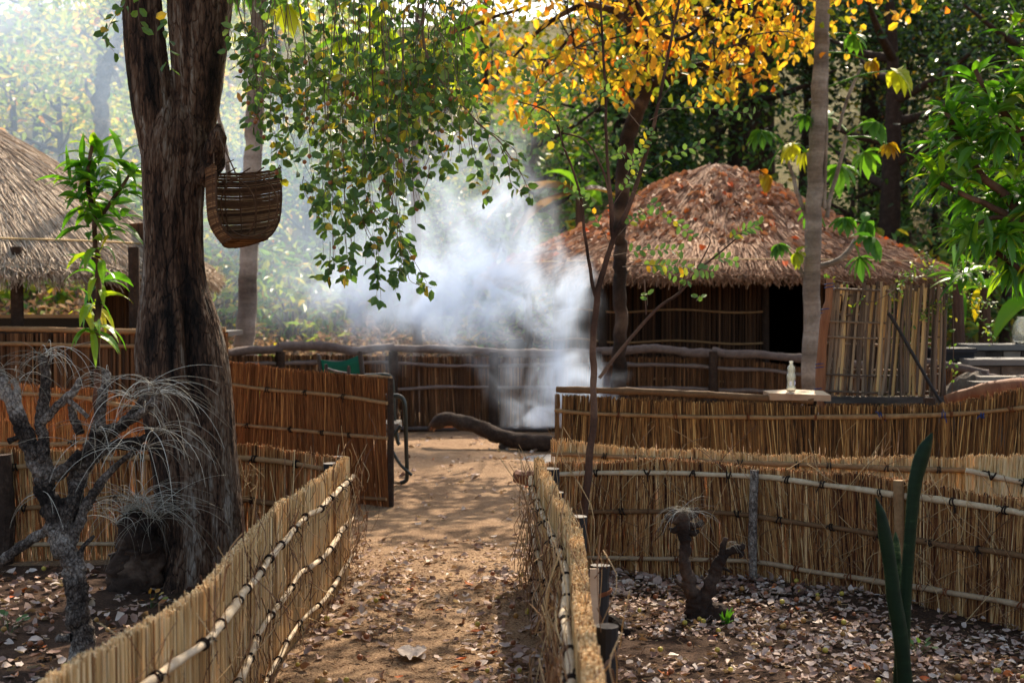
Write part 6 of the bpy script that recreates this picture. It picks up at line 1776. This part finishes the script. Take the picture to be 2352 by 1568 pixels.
for (px, Y, sc, rz, lab) in ((30, 26, 2.6, 1, "green-yellow bush low on the slope at the left edge"), (200, 27, 2.8, 2, "green-yellow bush at the foot of the hazy grey trunk"), (330, 29, 2.8, 3, "green-yellow bush on the slope, right of the hazy trunk"), (500, 26, 2.4, 4, "green bush between the big trunk and the pale trunk"), (680, 25, 2.2, 5, "green bush right of the pale trunk, behind thin smoke"), (1290, 23.8, 2.6, .4, "light green bush above the smoke, left of the roof"), (1370, 26, 3.2, 1.5, "light green bush behind the dry banana leaves"), (1180, 27, 3.0, 2.7, "light green bush high behind the smoke"), (1980, 25.5, 2.6, 3.3, "sunlit yellow-green bush behind the right side of the roof"), (2130, 24, 2.4, 4.4, "sunlit green bush behind the right end of the roof"), (1780, 27, 2.6, 5.2, "yellow-green bush peeping over the roof left of the papaya"), (1500, 27, 2.4, 3.9, "green bush above the left slope of the red-brown roof")):
    x = at_px(px, Y); copy_tree(P_2, (x, Y, (HZ(x, Y) if Y > 20.5 else 0) - .05), rz, sc, lab)

# dry grass on the slope
dg = MB()
n = 9000
x = rng.uniform(-16, 12, n); y = rng.uniform(20.3, 34, n) ; z = hill_z(x, y)
z = np.where(y < 20.5, 0, z)
H_g = rng.uniform(.3, .9, n); d = rng.normal(0, .35, (n, 3)); d[:, 2] = 1
c = np.stack([x, y, z - .05], -1)
sticks(dg, c, c + d * H_g[:, None], .010, np.clip(rng.normal(.5, .3, n), 0, 1), taper=.15)
tag(dg.build("dry_grass", m_dryfol), "tall dry grass covering the wooded slope behind the huts", "grass", kind="stuff")

# ------------------------------------------------------------------ smoke
def smoke_mat(name, blobs, D, col, nscale, stretch, lo, hi, g=.35, warp=.6, step=.6, det=4, dis=0.0):
    m = bpy.data.materials.new(name); m.use_nodes = True
    nt = m.node_tree; N, L = nt.nodes, nt.links
    N.remove(N["Principled BSDF"]); out = N["Material Output"]
    pv = N.new("ShaderNodeVolumePrincipled"); pv.inputs["Color"].default_value = col; pv.inputs["Anisotropy"].default_value = g
    geo = N.new("ShaderNodeNewGeometry")
    nw = N.new("ShaderNodeTexNoise"); nw.inputs["Scale"].default_value = 1.3; nw.inputs["Detail"].default_value = 2
    L.new(geo.outputs["Position"], nw.inputs["Vector"])
    su = N.new("ShaderNodeVectorMath"); su.operation = 'SUBTRACT'; su.inputs[1].default_value = (.5, .5, .5); L.new(nw.outputs["Color"], su.inputs[0])
    sc = N.new("ShaderNodeVectorMath"); sc.operation = 'SCALE'; sc.inputs["Scale"].default_value = warp; L.new(su.outputs[0], sc.inputs[0])
    ad = N.new("ShaderNodeVectorMath"); ad.operation = 'ADD'; L.new(geo.outputs["Position"], ad.inputs[0]); L.new(sc.outputs[0], ad.inputs[1])
    tot = None
    for (c, r, w) in blobs:
        s = N.new("ShaderNodeVectorMath"); s.operation = 'SUBTRACT'; s.inputs[1].default_value = tuple(c); L.new(ad.outputs[0], s.inputs[0])
        q = N.new("ShaderNodeVectorMath"); q.operation = 'DIVIDE'; q.inputs[1].default_value = tuple(r); L.new(s.outputs[0], q.inputs[0])
        ln = N.new("ShaderNodeVectorMath"); ln.operation = 'LENGTH'; L.new(q.outputs[0], ln.inputs[0])
        mr_ = N.new("ShaderNodeMapRange"); mr_.interpolation_type = 'SMOOTHSTEP'
        mr_.inputs["From Min"].default_value = 1; mr_.inputs["From Max"].default_value = 0; mr_.inputs["To Min"].default_value = 0; mr_.inputs["To Max"].default_value = w
        L.new(ln.outputs["Value"], mr_.inputs["Value"])
        if tot is None: tot = mr_.outputs[0]
        else:
            a = N.new("ShaderNodeMath"); a.operation = 'ADD'; L.new(tot, a.inputs[0]); L.new(mr_.outputs[0], a.inputs[1]); tot = a.outputs[0]
    mp = N.new("ShaderNodeMapping"); mp.inputs["Scale"].default_value = stretch; L.new(ad.outputs[0], mp.inputs[0])
    nz = N.new("ShaderNodeTexNoise"); nz.inputs["Scale"].default_value = nscale; nz.inputs["Detail"].default_value = det; nz.inputs["Distortion"].default_value = dis; nz.inputs["Roughness"].default_value = .58
    L.new(mp.outputs[0], nz.inputs["Vector"])
    mr2 = N.new("ShaderNodeMapRange"); mr2.inputs["From Min"].default_value = lo; mr2.inputs["From Max"].default_value = hi; L.new(nz.outputs["Fac"], mr2.inputs["Value"])
    mu = N.new("ShaderNodeMath"); mu.operation = 'MULTIPLY'; L.new(tot, mu.inputs[0]); L.new(mr2.outputs[0], mu.inputs[1])
    md = N.new("ShaderNodeMath"); md.operation = 'MULTIPLY'; md.inputs[1].default_value = D; L.new(mu.outputs[0], md.inputs[0])
    L.new(md.outputs[0], pv.inputs["Density"])
    L.new(pv.outputs[0], out.inputs["Volume"])
    m.cycles.volume_step_rate = step
    return m


QY = 15.9
def blob(x, y, Y, rx, ry, rz_, w):
    return (W(x, y, Y), (rx * mpp(Y), ry, rz_ * mpp(Y)), w)
blobs = [blob(1250, 990, 15.5, 80, .3, 55, .9), blob(1235, 930, 15.6, 105, .4, 95, 1.25), blob(1310, 860, 15.7, 115, .45, 85, 1.35), blob(1385, 880, 15.6, 60, .35, 75, 1.0), blob(1185, 850, 15.8, 110, .45, 80, .5),
         blob(1305, 680, 15.9, 95, .5, 105, 1.15), blob(1215, 660, 16.1, 190, .7, 130, 1.25), blob(1100, 690, 16.3, 260, .8, 130, .9), blob(900, 690, 16.5, 360, .9, 150, .8), blob(1180, 750, 16.2, 190, .6, 75, .6), blob(1150, 520, 16.4, 190, .8, 170, .6), blob(960, 600, 16.6, 340, 1.0, 230, .45), blob(1100, 400, 16.6, 200, .8, 190, .32), blob(1285, 765, 15.8, 75, .4, 70, .75)]
mb = MB()
a = W(560, 1030, 15.0); b = W(1480, 180, 17.8)
box(mb, (a[0] - .3, 14.9, .22), (b[0] + .5, 18.0, b[2] + .3))
smk = mb.build("smoke", smoke_mat("wood_smoke", blobs, 2.9, (.70, .81, 1.0, 1), 2.7, (1, 1, .8), .41, .62, g=.55, warp=1.0, step=.24, det=5, dis=.6))
tag(smk, "pale blue-white wood smoke billowing up from the burning log and drifting left", "smoke", kind="stuff")
hb = [((-8.5, 22.5, 5.6), (7.5, 4.0, 3.8), 1.0), ((-3.6, 21.5, 3.2), (4.2, 3.0, 2.6), .8), ((-2.0, 20.8, 2.0), (3.0, 2.0, 1.8), .5)]
mb = MB(); box(mb, (-16, 18.6, .3), (1.2, 26.5, 9.5))
dr = mb.build("drifting_smoke", smoke_mat("thin_smoke", hb, .24, (.60, .76, 1.0, 1), .5, (1, 1, 1.2), .25, .7, g=.55, warp=1.5))
tag(dr, "thin bright veil of smoke drifting across the wooded slope on the left", "smoke", kind="stuff")
